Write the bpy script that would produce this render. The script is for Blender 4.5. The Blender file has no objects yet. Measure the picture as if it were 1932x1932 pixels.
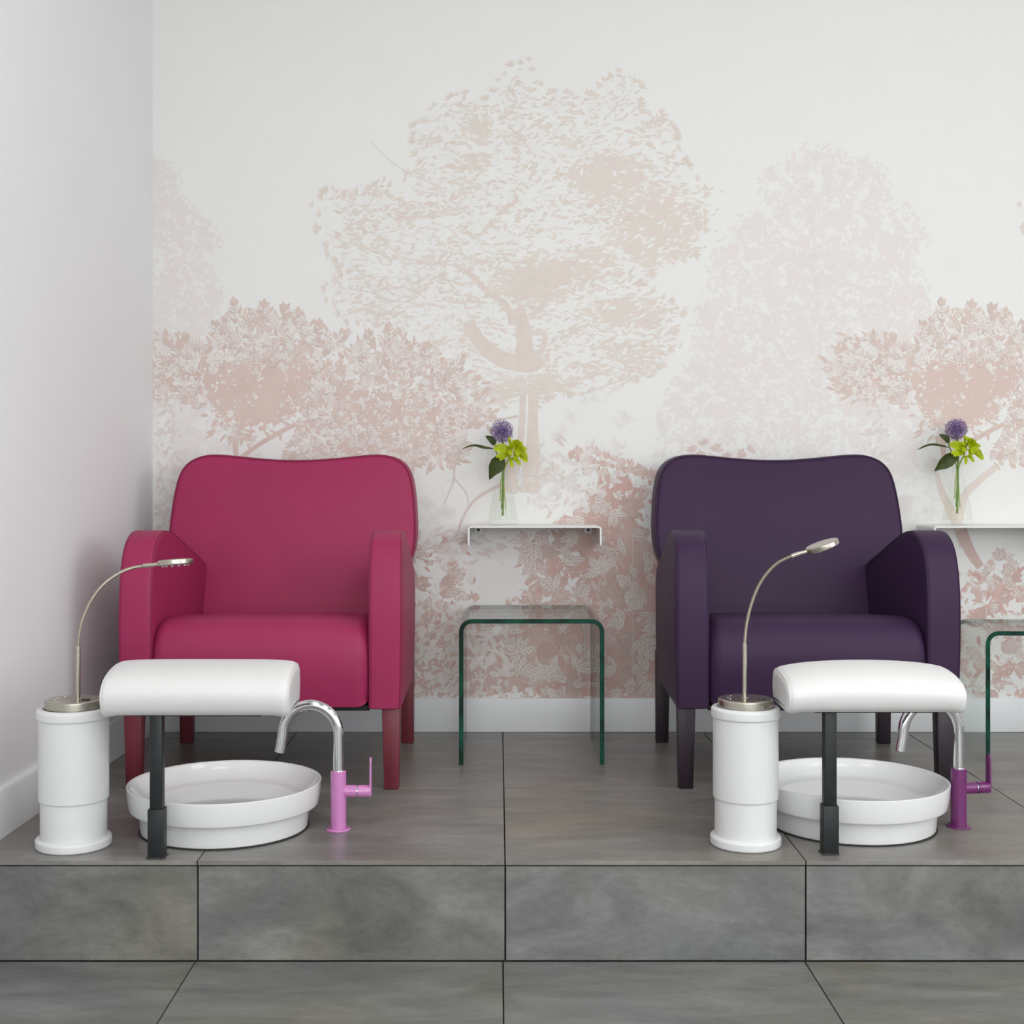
import bpy, bmesh, math, random
import numpy as np
from mathutils import Vector, Matrix

random.seed(7)
rng = np.random.default_rng(11)
R = math.radians
scene = bpy.context.scene
C = scene.collection

# ------------------------------------------------------------------ camera
F = 2480.0            # focal length in pixels of the 1932 px frame
U0, V0 = 940.0, 893.0  # principal point
CAMZ = 0.965
PZ = 0.20             # platform top
cam_d = bpy.data.cameras.new('camera')
cam_d.sensor_width = 36.0
cam_d.lens = F / 1932 * 36
cam_d.shift_x = (966 - U0) / 1932
cam_d.shift_y = (V0 - 966) / 1932
cam_d.clip_start = 0.05
cam = bpy.data.objects.new('camera', cam_d)
cam.location = (0, 0, CAMZ)
cam.rotation_euler = (R(90), 0, 0)
C.objects.link(cam)
scene.camera = cam

# ------------------------------------------------------------------ view, world, large lights
scene.view_settings.view_transform = 'Standard'
scene.view_settings.look = 'None'
scene.view_settings.gamma = 1.0
scene.view_settings.use_curve_mapping = False
scene.view_settings.exposure = -0.53
scene.cycles.use_denoising = True
scene.cycles.use_light_tree = False
scene.cycles.adaptive_threshold = 0.03
scene.cycles.max_bounces = 6
scene.cycles.diffuse_bounces = 3
scene.cycles.glossy_bounces = 4
scene.cycles.transparent_max_bounces = 24
scene.cycles.caustics_reflective = False
scene.cycles.caustics_refractive = False

world = bpy.data.worlds.new('world')
scene.world = world
world.use_nodes = True
bg = world.node_tree.nodes['Background']
bg.inputs[0].default_value = (0.95, 0.98, 1.0, 1)
bg.inputs[1].default_value = 0.9


def area(name, loc, rot, sx, sy, power, col=(1, 1, 1), spread=180):
    d = bpy.data.lights.new(name, 'AREA')
    d.shape = 'RECTANGLE'
    d.size, d.size_y = sx, sy
    d.energy = power
    d.color = col
    d.spread = R(spread)
    o = bpy.data.objects.new(name, d)
    o.location = loc
    o.rotation_euler = rot
    C.objects.link(o)
    return o


# daylight through the shop front behind the camera, and the ceiling light panels
area('shopfront_daylight', (1.2, -2.9, 1.62), (R(90), 0, 0), 4.4, 2.1, 155, (0.97, 0.985, 1.0))
area('side_window_daylight', (3.38, 0.9, 1.65), (0, R(90), 0), 1.9, 2.4, 50, (0.97, 0.985, 1.0))
for ly, pw in ((-1.1, 9.0), (0.5, 10.0), (2.0, 5.5)):
    for lx in (-0.2, 1.0, 2.2):
        area('ceiling_panel_light', (lx, ly, 2.83), (0, 0, 0), 0.6, 0.6, pw, (1.0, 0.985, 0.96))

# ------------------------------------------------------------------ material helpers


def s2l(r, g, b):
    def f(c):
        c /= 255.0
        return c / 12.92 if c <= 0.04045 else ((c + 0.055) / 1.055) ** 2.4
    return (f(r), f(g), f(b))


class NT:
    def __init__(self, name):
        self.m = bpy.data.materials.new(name)
        self.m.use_nodes = True
        self.t = self.m.node_tree
        self.n = self.t.nodes
        self.l = self.t.links
        self.b = self.n['Principled BSDF']
        self.out = self.n['Material Output']

    def node(self, typ, **kw):
        nd = self.n.new(typ)
        for k, v in kw.items():
            setattr(nd, k, v)
        return nd

    def link(self, a, b):
        self.l.new(a, b)

    def noise(self, vec, scale, detail=4, rough=0.55, dist=0.0):
        nd = self.node('ShaderNodeTexNoise')
        nd.inputs['Scale'].default_value = scale
        nd.inputs['Detail'].default_value = detail
        nd.inputs['Roughness'].default_value = rough
        nd.inputs['Distortion'].default_value = dist
        if vec is not None:
            self.link(vec, nd.inputs['Vector'])
        return nd.outputs[0]

    def mapping(self, vec, scale=(1, 1, 1), rot=(0, 0, 0), loc=(0, 0, 0)):
        nd = self.node('ShaderNodeMapping')
        nd.inputs['Scale'].default_value = scale
        nd.inputs['Rotation'].default_value = rot
        nd.inputs['Location'].default_value = loc
        self.link(vec, nd.inputs['Vector'])
        return nd.outputs[0]

    def ramp(self, fac, stops):
        nd = self.node('ShaderNodeValToRGB')
        el = nd.color_ramp.elements
        while len(el) < len(stops):
            el.new(0.5)
        for e, (p, c) in zip(el, stops):
            e.position = p
            e.color = (*c, 1)
        self.link(fac, nd.inputs[0])
        return nd.outputs[0]

    def math(self, op, a, b=None, clamp=False):
        nd = self.node('ShaderNodeMath', operation=op, use_clamp=clamp)
        for i, x in enumerate((a, b)):
            if x is None:
                continue
            if isinstance(x, (int, float)):
                nd.inputs[i].default_value = x
            else:
                self.link(x, nd.inputs[i])
        return nd.outputs[0]

    def step(self, x, lo, hi):
        nd = self.node('ShaderNodeMapRange', interpolation_type='SMOOTHSTEP')
        nd.inputs['From Min'].default_value = lo
        nd.inputs['From Max'].default_value = hi
        self.link(x, nd.inputs['Value'])
        return nd.outputs[0]

    def mix(self, fac, a, b):
        nd = self.node('ShaderNodeMix', data_type='RGBA')
        if isinstance(fac, (int, float)):
            nd.inputs[0].default_value = fac
        else:
            self.link(fac, nd.inputs[0])
        for i, x in ((6, a), (7, b)):
            if isinstance(x, tuple):
                nd.inputs[i].default_value = (*x[:3], 1)
            else:
                self.link(x, nd.inputs[i])
        return nd.outputs[2]

    def bump(self, h, strength, dist=0.001):
        nd = self.node('ShaderNodeBump')
        nd.inputs['Strength'].default_value = strength
        nd.inputs['Distance'].default_value = dist
        self.link(h, nd.inputs['Height'])
        self.link(nd.outputs[0], self.b.inputs['Normal'])

    def set(self, **kw):
        for k, v in kw.items():
            k = k.replace('_', ' ')
            if isinstance(v, tuple):
                v = (*v[:3], 1)
            self.b.inputs[k].default_value = v
        return self


def obj_coords(t):
    return t.node('ShaderNodeTexCoord').outputs['Object']


def simple(name, col, rough=0.5, metal=0.0, var=0.06, vscale=30, bump=0.0, bscale=600, spec=0.5, coat=0.0, stretch=(1, 1, 1)):
    t = NT(name)
    vec = obj_coords(t)
    n = t.noise(t.mapping(vec, stretch) if stretch != (1, 1, 1) else vec, vscale, 2)
    a = tuple(c * (1 - var) for c in col)
    b = tuple(min(1, c * (1 + var)) for c in col)
    t.link(t.ramp(n, [(0.3, a), (0.7, b)]), t.b.inputs['Base Color'])
    t.set(Roughness=rough, Metallic=metal)
    t.b.inputs['Specular IOR Level'].default_value = spec
    if coat:
        t.b.inputs['Coat Weight'].default_value = coat
        t.b.inputs['Coat Roughness'].default_value = 0.05
    if bump:
        t.bump(t.noise(vec, bscale, 2), bump)
    return t.m


M = {}
M['wall'] = simple('painted_wall', (0.86, 0.86, 0.87), 0.75, var=0.01, vscale=3, spec=0.25)
M['ceiling'] = simple('ceiling_paint', (0.85, 0.85, 0.85), 0.9, var=0.01)
M['skirting'] = simple('skirting_paint', (0.85, 0.865, 0.88), 0.45, var=0.015, vscale=6)
M['grout'] = simple('grout', (0.035, 0.034, 0.032), 0.9, var=0.3, vscale=80)
M['magenta'] = simple('magenta_leather', (0.335, 0.024, 0.094), 0.5, var=0.05, vscale=6, bump=0.12, bscale=900, spec=0.28)
M['purple'] = simple('purple_leather', (0.040, 0.017, 0.053), 0.52, var=0.05, vscale=6, bump=0.12, bscale=900, spec=0.24)
M['magenta_pipe'] = simple('magenta_piping', (0.22, 0.020, 0.055), 0.45, spec=0.3)
M['purple_pipe'] = simple('purple_piping', (0.03, 0.015, 0.038), 0.45, spec=0.3)
M['lining'] = simple('black_lining', (0.012, 0.011, 0.012), 0.9)
M['magenta_wood'] = simple('magenta_stained_wood', (0.17, 0.022, 0.036), 0.42, var=0.22, vscale=60, stretch=(1, 1, 0.06))
M['purple_wood'] = simple('purple_stained_wood', (0.020, 0.010, 0.019), 0.4, var=0.3, vscale=60, stretch=(1, 1, 0.06))
M['vinyl'] = simple('white_vinyl', (0.76, 0.76, 0.75), 0.45, var=0.01, spec=0.35)
M['ceramic'] = simple('white_ceramic', (0.80, 0.81, 0.81), 0.07, var=0.008, vscale=5, spec=0.5)
M['plastic'] = simple('white_plastic', (0.77, 0.78, 0.78), 0.3, var=0.012, vscale=12, spec=0.4)
M['sealant'] = simple('dark_sealant', (0.02, 0.02, 0.018), 0.8, var=0.5, vscale=90)
M['post'] = simple('charcoal_painted_steel', (0.017, 0.020, 0.021), 0.42, var=0.2, vscale=40, spec=0.35)
M['chrome'] = simple('chrome', (0.72, 0.73, 0.75), 0.06, 1.0, var=0.01)
M['pink_enamel'] = simple('pink_enamel', (0.60, 0.225, 0.51), 0.22, var=0.02, coat=0.4)
M['plum_enamel'] = simple('plum_enamel', (0.155, 0.018, 0.135), 0.25, var=0.03, coat=0.4)
M['shelf'] = simple('white_powder_coat', (0.84, 0.84, 0.82), 0.45, var=0.01)
M['dark_hole'] = simple('dark_screw', (0.05, 0.05, 0.045), 0.5)
M['led'] = simple('led_lens', (0.75, 0.75, 0.72), 0.15, var=0.02)
M['switch'] = simple('black_switch', (0.015, 0.015, 0.015), 0.4)
M['leaf'] = simple('dark_green_leaf', (0.078, 0.112, 0.017), 0.45, var=0.25, vscale=60)
M['lime'] = simple('lime_petal', (0.60, 0.71, 0.004), 0.5, var=0.2, vscale=50)
M['stem'] = simple('green_stem', (0.14, 0.25, 0.035), 0.5, var=0.3, vscale=120)
M['pale_stem'] = simple('pale_green_stem', (0.36, 0.46, 0.09), 0.5, var=0.2, vscale=120)
M['allium'] = simple('violet_florets', (0.18, 0.105, 0.30), 0.6, var=0.65, vscale=170)

# brushed nickel: fine rings around the axis through an anisotropic-looking noise
t = NT('brushed_nickel')
v = obj_coords(t)
n = t.noise(t.mapping(v, (1, 1, 40)), 40, 2)
t.link(t.ramp(n, [(0.3, (0.42, 0.39, 0.33)), (0.7, (0.58, 0.55, 0.47))]), t.b.inputs['Base Color'])
t.set(Roughness=0.27, Metallic=1.0)
M['nickel'] = t.m


def thin_glass(name, tint, gloss=0.04, refl=1.0):
    """clear sheet: tinted straight-through transmission plus a fresnel reflection on every face"""
    t = NT(name)
    t.n.remove(t.b)
    tr = t.node('ShaderNodeBsdfTransparent')
    tr.inputs[0].default_value = (*tint, 1)
    gl = t.node('ShaderNodeBsdfGlossy')
    gl.inputs['Roughness'].default_value = 0.02
    lw = t.node('ShaderNodeLayerWeight')
    lw.inputs[0].default_value = 0.5
    n = t.noise(obj_coords(t), 4, 1)
    f5 = t.math('POWER', lw.outputs['Facing'], 5.0)
    f = t.math('MULTIPLY', t.math('ADD', t.math('MULTIPLY', f5, 0.96), 0.04), t.math('ADD', t.math('MULTIPLY', n, 0.1), refl - 0.05), True)
    mx = t.node('ShaderNodeMixShader')
    t.link(f, mx.inputs[0])
    t.link(tr.outputs[0], mx.inputs[1])
    t.link(gl.outputs[0], mx.inputs[2])
    t.link(mx.outputs[0], t.out.inputs[0])
    return t.m


M['glass'] = thin_glass('clear_glass_sheet', (0.955, 0.98, 0.967))
M['vase'] = thin_glass('clear_vase_glass', (0.992, 0.995, 0.992), refl=0.22)
M['water'] = thin_glass('water', (0.985, 0.992, 0.975), refl=0.12)
t = NT('green_glass_edge')
n = t.noise(t.mapping(obj_coords(t), (6, 6, 6)), 3, 2)
t.link(t.ramp(n, [(0.35, (0.001, 0.018, 0.011)), (0.65, (0.003, 0.075, 0.042))]), t.b.inputs['Base Color'])
t.set(Roughness=0.25)
t.b.inputs['Specular IOR Level'].default_value = 0.2
M['glass_edge'] = t.m


def tile_mat(name, base, gloss, streak, con):
    t = NT(name)
    tc = t.node('ShaderNodeTexCoord').outputs['Object']
    info = t.node('ShaderNodeObjectInfo')
    off = t.node('ShaderNodeVectorMath', operation='SCALE')
    comb = t.node('ShaderNodeCombineXYZ')
    t.link(info.outputs['Random'], comb.inputs[0])
    t.link(info.outputs['Random'], comb.inputs[1])
    t.link(info.outputs['Random'], comb.inputs[2])
    t.link(comb.outputs[0], off.inputs[0])
    off.inputs['Scale'].default_value = 37.0
    add = t.node('ShaderNodeVectorMath', operation='ADD')
    t.link(tc, add.inputs[0])
    t.link(off.outputs[0], add.inputs[1])
    vec = add.outputs[0]
    big = t.noise(t.mapping(vec, streak), 4.2, 4, 0.6, 0.7)
    fine = t.noise(t.mapping(vec, streak), 46, 3, 0.75)
    tint = t.noise(t.mapping(vec, (1, 1.6, 1)), 2.3, 2, 0.5, 0.4)
    col = t.ramp(big, [(0.22, tuple(c * (1 - con) for c in base)), (0.5, base), (0.78, tuple(c * (1 + 1.15 * con) for c in base))])
    tn = t.ramp(tint, [(0.3, (0.97, 1.0, 1.05)), (0.5, (1.0, 1.0, 1.0)), (0.7, (1.04, 1.0, 0.90))])
    m0 = t.node('ShaderNodeMix', data_type='RGBA', blend_type='MULTIPLY')
    m0.inputs[0].default_value = 1.0
    t.link(col, m0.inputs[6])
    t.link(tn, m0.inputs[7])
    dark = t.ramp(fine, [(0.25, (0.86, 0.86, 0.86)), (0.70, (1.10, 1.10, 1.10))])
    mul = t.node('ShaderNodeMix', data_type='RGBA', blend_type='MULTIPLY')
    mul.inputs[0].default_value = 1.0
    t.link(m0.outputs[2], mul.inputs[6])
    t.link(dark, mul.inputs[7])
    speck = t.step(t.noise(vec, 260, 2, 0.5), 0.70, 0.76)
    c2 = t.mix(t.math('MULTIPLY', speck, 0.35), mul.outputs[2], (0.42, 0.42, 0.40))
    t.link(c2, t.b.inputs['Base Color'])
    t.set(Roughness=gloss)
    t.b.inputs['Specular IOR Level'].default_value = 0.5
    return t.m


M['tile_top'] = tile_mat('platform_tile', (0.222, 0.209, 0.192), 0.34, (1.0, 3.2, 1.0), 0.30)
M['tile_riser'] = tile_mat('riser_tile', (0.172, 0.173, 0.164), 0.55, (1.0, 1.0, 2.0), 0.5)
M['tile_floor'] = tile_mat('floor_tile', (0.185, 0.186, 0.173), 0.44, (1.0, 3.2, 1.0), 0.34)

# ------------------------------------------------------------------ mesh helpers


def mesh_of(bm, smooth=True, ang=38):
    me = bpy.data.meshes.new('m')
    bmesh.ops.recalc_face_normals(bm, faces=bm.faces)
    bm.to_mesh(me)
    bm.free()
    if smooth and len(me.polygons):
        me.polygons.foreach_set('use_smooth', [True] * len(me.polygons))
        me.set_sharp_from_angle(angle=R(ang))
    return me


def obj(name, data, mat, parent=None, loc=None, rot=None):
    if isinstance(data, bmesh.types.BMesh):
        data = mesh_of(data)
    o = bpy.data.objects.new(name, data)
    data.name = name
    if mat is not None and not data.materials:
        for m in (mat if isinstance(mat, (list, tuple)) else [mat]):
            data.materials.append(M[m] if isinstance(m, str) else m)
    C.objects.link(o)
    if parent is not None:
        o.parent = parent
    if loc is not None:
        o.location = loc
    if rot is not None:
        o.rotation_euler = rot
    return o


def tag(o, label, cat, group=None):
    o['label'] = label
    o['category'] = cat
    if group:
        o['group'] = group
    return o


def thing(name, label, cat, loc=(0, 0, 0), rotz=0.0, group=None):
    o = bpy.data.objects.new(name, None)
    o.empty_display_size = 0.05
    o.location = loc
    o.rotation_euler = (0, 0, rotz)
    C.objects.link(o)
    return tag(o, label, cat, group)


def struct(name, data, mat, parent=None, **kw):
    o = obj(name, data, mat, parent, **kw)
    if parent is None:
        o['kind'] = 'structure'
    return o


def box(bm, x0, x1, y0, y1, z0, z1, bev=0.0, seg=2):
    vs = [bm.verts.new((x, y, z)) for z in (z0, z1) for y in (y0, y1) for x in (x0, x1)]
    fs = [(0, 2, 3, 1), (4, 5, 7, 6), (0, 1, 5, 4), (2, 6, 7, 3), (0, 4, 6, 2), (1, 3, 7, 5)]
    faces = [bm.faces.new([vs[i] for i in f]) for f in fs]
    if bev:
        es = list({e for f in faces for e in f.edges})
        bmesh.ops.bevel(bm, geom=es, offset=bev, segments=seg, affect='EDGES', profile=0.5)
    return bm


def boxm(*a, **k):
    return box(bmesh.new(), *a, **k)


def taper_leg(top, bot, z0, z1, bev=0.003):
    """top/bot = (x0,x1,y0,y1)"""
    bm = bmesh.new()
    q = []
    for (x0, x1, y0, y1), z in ((bot, z0), (top, z1)):
        q += [bm.verts.new(p) for p in ((x0, y0, z), (x1, y0, z), (x1, y1, z), (x0, y1, z))]
    for f in ((3, 2, 1, 0), (4, 5, 6, 7), (0, 1, 5, 4), (1, 2, 6, 5), (2, 3, 7, 6), (3, 0, 4, 7)):
        bm.faces.new([q[i] for i in f])
    bmesh.ops.bevel(bm, geom=list(bm.edges), offset=bev, segments=2, affect='EDGES', profile=0.5)
    return bm


def lathe(prof, seg=72, bm=None, center=(0, 0)):
    bm = bm or bmesh.new()
    rings = []
    for r, z in prof:
        if r < 1e-6:
            rings.append([bm.verts.new((center[0], center[1], z))])
        else:
            rings.append([bm.verts.new((center[0] + r * math.cos(2 * math.pi * i / seg),
                                        center[1] + r * math.sin(2 * math.pi * i / seg), z)) for i in range(seg)])
    for a, b in zip(rings, rings[1:]):
        for i in range(seg):
            j = (i + 1) % seg
            if len(a) == 1 and len(b) == 1:
                continue
            if len(a) == 1:
                bm.faces.new((a[0], b[j], b[i]))
            elif len(b) == 1:
                bm.faces.new((a[i], a[j], b[0]))
            else:
                bm.faces.new((a[i], a[j], b[j], b[i]))
    return bm


def rounded_prof(pts, radii, n=5):
    """polyline in (r,z) with corners rounded"""
    out = []
    for i, p in enumerate(pts):
        rad = radii[i]
        if rad <= 0 or i in (0, len(pts) - 1):
            out.append(p)
            continue
        p0, p1, p2 = Vector(pts[i - 1]), Vector(p), Vector(pts[i + 1])
        a, b = (p0 - p1), (p2 - p1)
        d = min(rad, a.length * 0.49, b.length * 0.49)
        a = p1 + a.normalized() * d
        b = p1 + b.normalized() * d
        for k in range(n + 1):
            s = k / n
            q = (1 - s) ** 2 * a + 2 * s * (1 - s) * p1 + s * s * b
            out.append((q.x, q.y))
    return out


def tube(path, rad, seg=14, closed=False, bm=None, caps=True):
    bm = bm or bmesh.new()
    P = [Vector(p) for p in path]
    n = len(P)
    rads = rad if isinstance(rad, (list, tuple)) else [rad] * n
    rings = []
    nrm = None
    for i in range(n):
        if closed:
            tg = (P[(i + 1) % n] - P[i - 1]).normalized()
        else:
            tg = (P[min(i + 1, n - 1)] - P[max(i - 1, 0)]).normalized()
        if nrm is None:
            nrm = tg.orthogonal().normalized()
        nrm = (nrm - tg * nrm.dot(tg)).normalized()
        bi = tg.cross(nrm)
        rings.append([bm.verts.new(P[i] + rads[i] * (math.cos(2 * math.pi * k / seg) * nrm + math.sin(2 * math.pi * k / seg) * bi)) for k in range(seg)])
    m = n if closed else n - 1
    for i in range(m):
        a, b = rings[i], rings[(i + 1) % n]
        if closed and i == n - 1:   # find best alignment
            best = min(range(seg), key=lambda s: (a[0].co - b[s].co).length)
            b = b[best:] + b[:best]
        for k in range(seg):
            j = (k + 1) % seg
            bm.faces.new((a[k], a[j], b[j], b[k]))
    if caps and not closed:
        bm.faces.new(rings[0][::-1])
        bm.faces.new(rings[-1])
    return bm


def catmull(pts, n=8, closed=False):
    P = [Vector(p) for p in pts]
    out = []
    m = len(P)
    rngi = range(m) if closed else range(m - 1)
    for i in rngi:
        if closed:
            p0, p1, p2, p3 = P[i - 1], P[i], P[(i + 1) % m], P[(i + 2) % m]
        else:
            p0, p1, p2, p3 = P[max(i - 1, 0)], P[i], P[i + 1], P[min(i + 2, m - 1)]
        for k in range(n):
            s = k / n
            out.append(0.5 * ((2 * p1) + (p2 - p0) * s + (2 * p0 - 5 * p1 + 4 * p2 - p3) * s * s + (3 * p1 - p0 - 3 * p2 + p3) * s ** 3))
    if not closed:
        out.append(P[-1])
    return out


def inset(poly, d):
    """move a closed CCW polygon inwards by d along vertex normals"""
    n = len(poly)
    out = []
    for i in range(n):
        a, b, c = Vector(poly[i - 1]), Vector(poly[i]), Vector(poly[(i + 1) % n])
        t1, t2 = (b - a).normalized(), (c - b).normalized()
        nn = Vector((-(t1.y + t2.y), t1.x + t2.x))
        if nn.length < 1e-9:
            nn = Vector((-t1.y, t1.x))
        nn.normalize()
        out.append(tuple(b + nn * d))
    return out


def ccw(poly):
    s = sum(poly[i - 1][0] * poly[i][1] - poly[i][0] * poly[i - 1][1] for i in range(len(poly)))
    return poly if s > 0 else poly[::-1]


def loft_x(poly, x0, x1, r0, r1, nseg=6, nmid=8, warp=None):
    """closed (y,z) polygon swept along x, both ends rounded by r0/r1"""
    poly = ccw(poly)
    st = []
    for k in range(nseg + 1):
        a = math.pi / 2 * (1 - k / nseg)
        st.append((x0 + r0 * (1 - math.sin(a)), r0 * (1 - math.cos(a))))
    for k in range(1, nmid):
        st.append((x0 + r0 + (x1 - r1 - x0 - r0) * k / nmid, 0))
    for k in range(nseg + 1):
        a = math.pi / 2 * k / nseg
        st.append((x1 - r1 * (1 - math.sin(a)), r1 * (1 - math.cos(a))))
    bm = bmesh.new()
    rings = []
    for x, d in st:
        q = inset(poly, d) if d > 1e-7 else poly
        ring = []
        for (y, z) in q:
            p = Vector((x, y, z))
            if warp:
                p = warp(p)
            ring.append(bm.verts.new(p))
        rings.append(ring)
    n = len(poly)
    for a, b in zip(rings, rings[1:]):
        for i in range(n):
            j = (i + 1) % n
            bm.faces.new((a[i], a[j], b[j], b[i]))
    bm.faces.new(rings[0][::-1])
    bm.faces.new(rings[-1])
    return bm


def P(u, v, D):
    """the place in the room, at distance D from the lens plane, of a measured picture position"""
    return Vector(((u - U0) * D / F, D, CAMZ + (V0 - v) * D / F))


# ------------------------------------------------------------------ room shell
WY = 3.896            # mural wall
FY = 2.595            # platform front edge
XR = 3.4              # right wall
CZ = 2.85


def wall_x(y):        # left wall is not quite square to the mural wall
    return -1.060 + (y - 2.7) * (0.036 / 1.196)


# left wall
bm = bmesh.new()
ya, yb = -3.0, WY + 0.1
q = [(wall_x(ya), ya), (wall_x(yb), yb), (wall_x(yb) - 0.12, yb), (wall_x(ya) - 0.12, ya)]
lo = [bm.verts.new((x, y, 0)) for x, y in q]
hi = [bm.verts.new((x, y, CZ)) for x, y in q]
for i in range(4):
    j = (i + 1) % 4
    bm.faces.new((lo[i], lo[j], hi[j], hi[i]))
bm.faces.new(hi)
bm.faces.new(lo[::-1])
wl = struct('wall_left', bm, 'wall')
wr = struct('wall_right', boxm(XR, XR + 0.12, -3.0, WY + 0.1, 0, CZ), 'wall')
struct('ceiling', boxm(-1.4, XR + 0.12, -3.0, WY + 0.2, CZ, CZ + 0.1), 'ceiling')
bm = bmesh.new()
box(bm, -1.4, XR + .12, -3.12, -3.0, 2.65, CZ)
struct('wall_front', bm, 'wall')

# baseboards (left one follows the wall and thins towards the corner)
bm = bmesh.new()


def bb_x(y):
    return -1.040 + (y - 2.7) * (0.026 / 1.2)


prof = [(0.0, 0.0), (0.0, 0.092), (0.25, 0.099), (1.0, 0.1005)]
rings = []
for y in (FY + 0.003, WY):
    w, b = wall_x(y), bb_x(y)
    rings.append([bm.verts.new((b + (w - b) * f, y, PZ + z)) for f, z in prof] + [bm.verts.new((w, y, PZ))])
n = len(rings[0])
for i in range(n):
    bm.faces.new((rings[0][i], rings[0][(i + 1) % n], rings[1][(i + 1) % n], rings[1][i]))
bm.faces.new(rings[0])
bm.faces.new(rings[1][::-1])
struct('baseboard_left', bm, 'skirting')
struct('baseboard_back', boxm(wall_x(WY) + 0.012, XR, WY - 0.012, WY, PZ, PZ + 0.1, bev=0.002), 'skirting')

# tiled platform: dark core, separate tiles with joints
plat = struct('platform', boxm(wall_x(FY) - 0.05, XR, FY + 0.012, WY + 0.05, -0.1, PZ - 0.006), 'grout')
plat['label'] = 'raised platform clad in grey stone-look tiles'
J = 0.0013            # half joint
xs = [-1.2, -0.5945, 0.0135, 0.6075, 1.204, 1.804, 2.404, 3.004, XR]
ys = [FY, 3.194, 3.794, WY - 0.001]
xe = wall_x(3.2) - 0.01


def tile_box(x0, x1, y0, y1, z0, z1, bev=0.0004):
    """mesh about its own centre, so that copies of a size share the data"""
    cx, cy, cz = (x0 + x1) / 2, (y0 + y1) / 2, (z0 + z1) / 2
    return boxm(x0 - cx, x1 - cx, y0 - cy, y1 - cy, z0 - cz, z1 - cz, bev=bev, seg=1), (cx, cy, cz)


for i in range(len(xs) - 1):
    for k in range(3):
        a = max(xs[i], xe) + (J if i else 0)
        b, loc = tile_box(a, xs[i + 1] - J, ys[k] + (J if k else 0), ys[k + 1] - J, PZ - 0.0088, PZ + random.uniform(-.0002, .0002))
        obj('tile', b, 'tile_top', plat, loc=loc)
    a = max(xs[i] + 0.001, xe) + (J if i else 0)
    b, loc = tile_box(a, xs[i + 1] - J, FY + 0.0035, FY + 0.013, 0.0025, PZ - 0.0118)
    obj('riser_tile', b, 'tile_riser', plat, loc=loc)

flo = struct('floor', boxm(-1.4, XR + .1, -3.0, FY + 0.012, -0.1, -0.006), 'grout')
fxs = [-1.2, -0.5985, 0.0095, 0.6060, 1.208, 1.808, 2.408, 3.008, XR]
fy = FY + 0.003
rows = []
while fy > -3.0:
    rows.append((max(fy - 0.6, -3.0), fy))
    fy -= 0.6
for i in range(len(fxs) - 1):
    for (y0, y1) in rows:
        b, loc = tile_box(fxs[i] + J, fxs[i + 1] - J, y0 + J, y1 - J, -0.009, 0.0)
        obj('tile', b, 'tile_floor', flo, loc=loc)


# ------------------------------------------------------------------ mural wall (printed wallpaper)
PB = 1.085            # brightness of the paper stock
PER = 1335.0          # the printed design repeats after this many picture units
UM0 = U0 + wall_x(WY) * F / WY
UM1 = U0 + XR * F / WY


def soft(U, V, cx, cy, rx, ry, w=1.0, p=1.0):
    d = np.sqrt(((U - cx) / rx) ** 2 + ((V - cy) / ry) ** 2)
    return w * np.clip(1.35 - d * 0.85, 0, 1) ** p


def poly_mask(U, V, pts, feather):
    pts = np.array(pts, float)
    ins = np.zeros(U.shape, bool)
    dist = np.full(U.shape, 1e9)
    n = len(pts)
    for i in range(n):
        x0, y0 = pts[i - 1]
        x1, y1 = pts[i]
        cond = ((y0 > V) != (y1 > V)) & (U < (x1 - x0) * (V - y0) / (y1 - y0 + 1e-9) + x0)
        ins ^= cond
        dx, dy = x1 - x0, y1 - y0
        t_ = np.clip(((U - x0) * dx + (V - y0) * dy) / (dx * dx + dy * dy + 1e-9), 0, 1)
        dist = np.minimum(dist, np.hypot(U - x0 - t_ * dx, V - y0 - t_ * dy))
    sd = np.where(ins, dist, -dist)
    return np.clip(0.5 + sd / (2 * feather), 0, 1)


PALE = [(1240, 880), (1255, 740), (1300, 690), (1310, 600), (1345, 540), (1340, 470), (1385, 440), (1395, 400), (1440, 395),
        (1430, 330), (1470, 315), (1500, 285), (1550, 278), (1600, 295), (1640, 305), (1672, 315), (1680, 375), (1715, 400),
        (1750, 450), (1728, 490), (1755, 560), (1765, 640), (1740, 760), (1760, 900), (1600, 960)]
CROWN = [(598, 425), (612, 350), (660, 370), (720, 345), (760, 352), (790, 300), (775, 245), (830, 190), (880, 178), (900, 215),
         (950, 145), (992, 122), (1010, 170), (1060, 180), (1110, 190), (1150, 140), (1198, 150), (1205, 215), (1265, 225),
         (1285, 290), (1300, 330), (1338, 390), (1322, 440), (1305, 475), (1240, 505), (1200, 540), (1295, 578), (1262, 630), (1250, 690),
         (1190, 715), (1050, 742), (965, 770), (900, 745), (880, 690), (800, 650), (690, 628), (650, 595), (615, 545), (655, 500), (615, 470)]
BUSH = [(230, 690), (262, 640), (330, 640), (395, 655), (430, 600), (500, 588), (560, 600), (600, 628), (655, 640), (640, 690), (690, 645),
        (740, 632), (800, 670), (850, 690), (915, 735), (925, 790), (870, 815), (880, 850), (845, 875), (530, 870), (535, 835), (560, 815),
        (545, 795), (500, 815), (470, 830), (415, 820), (395, 770), (330, 745), (310, 765), (250, 740)]
LOWER = [(1060, 860), (1110, 855), (1150, 868), (1250, 905), (1310, 930), (1420, 1010), (1700, 1060), (2220, 1010), (2260, 1330),
         (800, 1330), (780, 1150), (860, 1180), (930, 1150), (985, 1110), (985, 1030), (1030, 985), (1100, 960), (1105, 900)]
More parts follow.
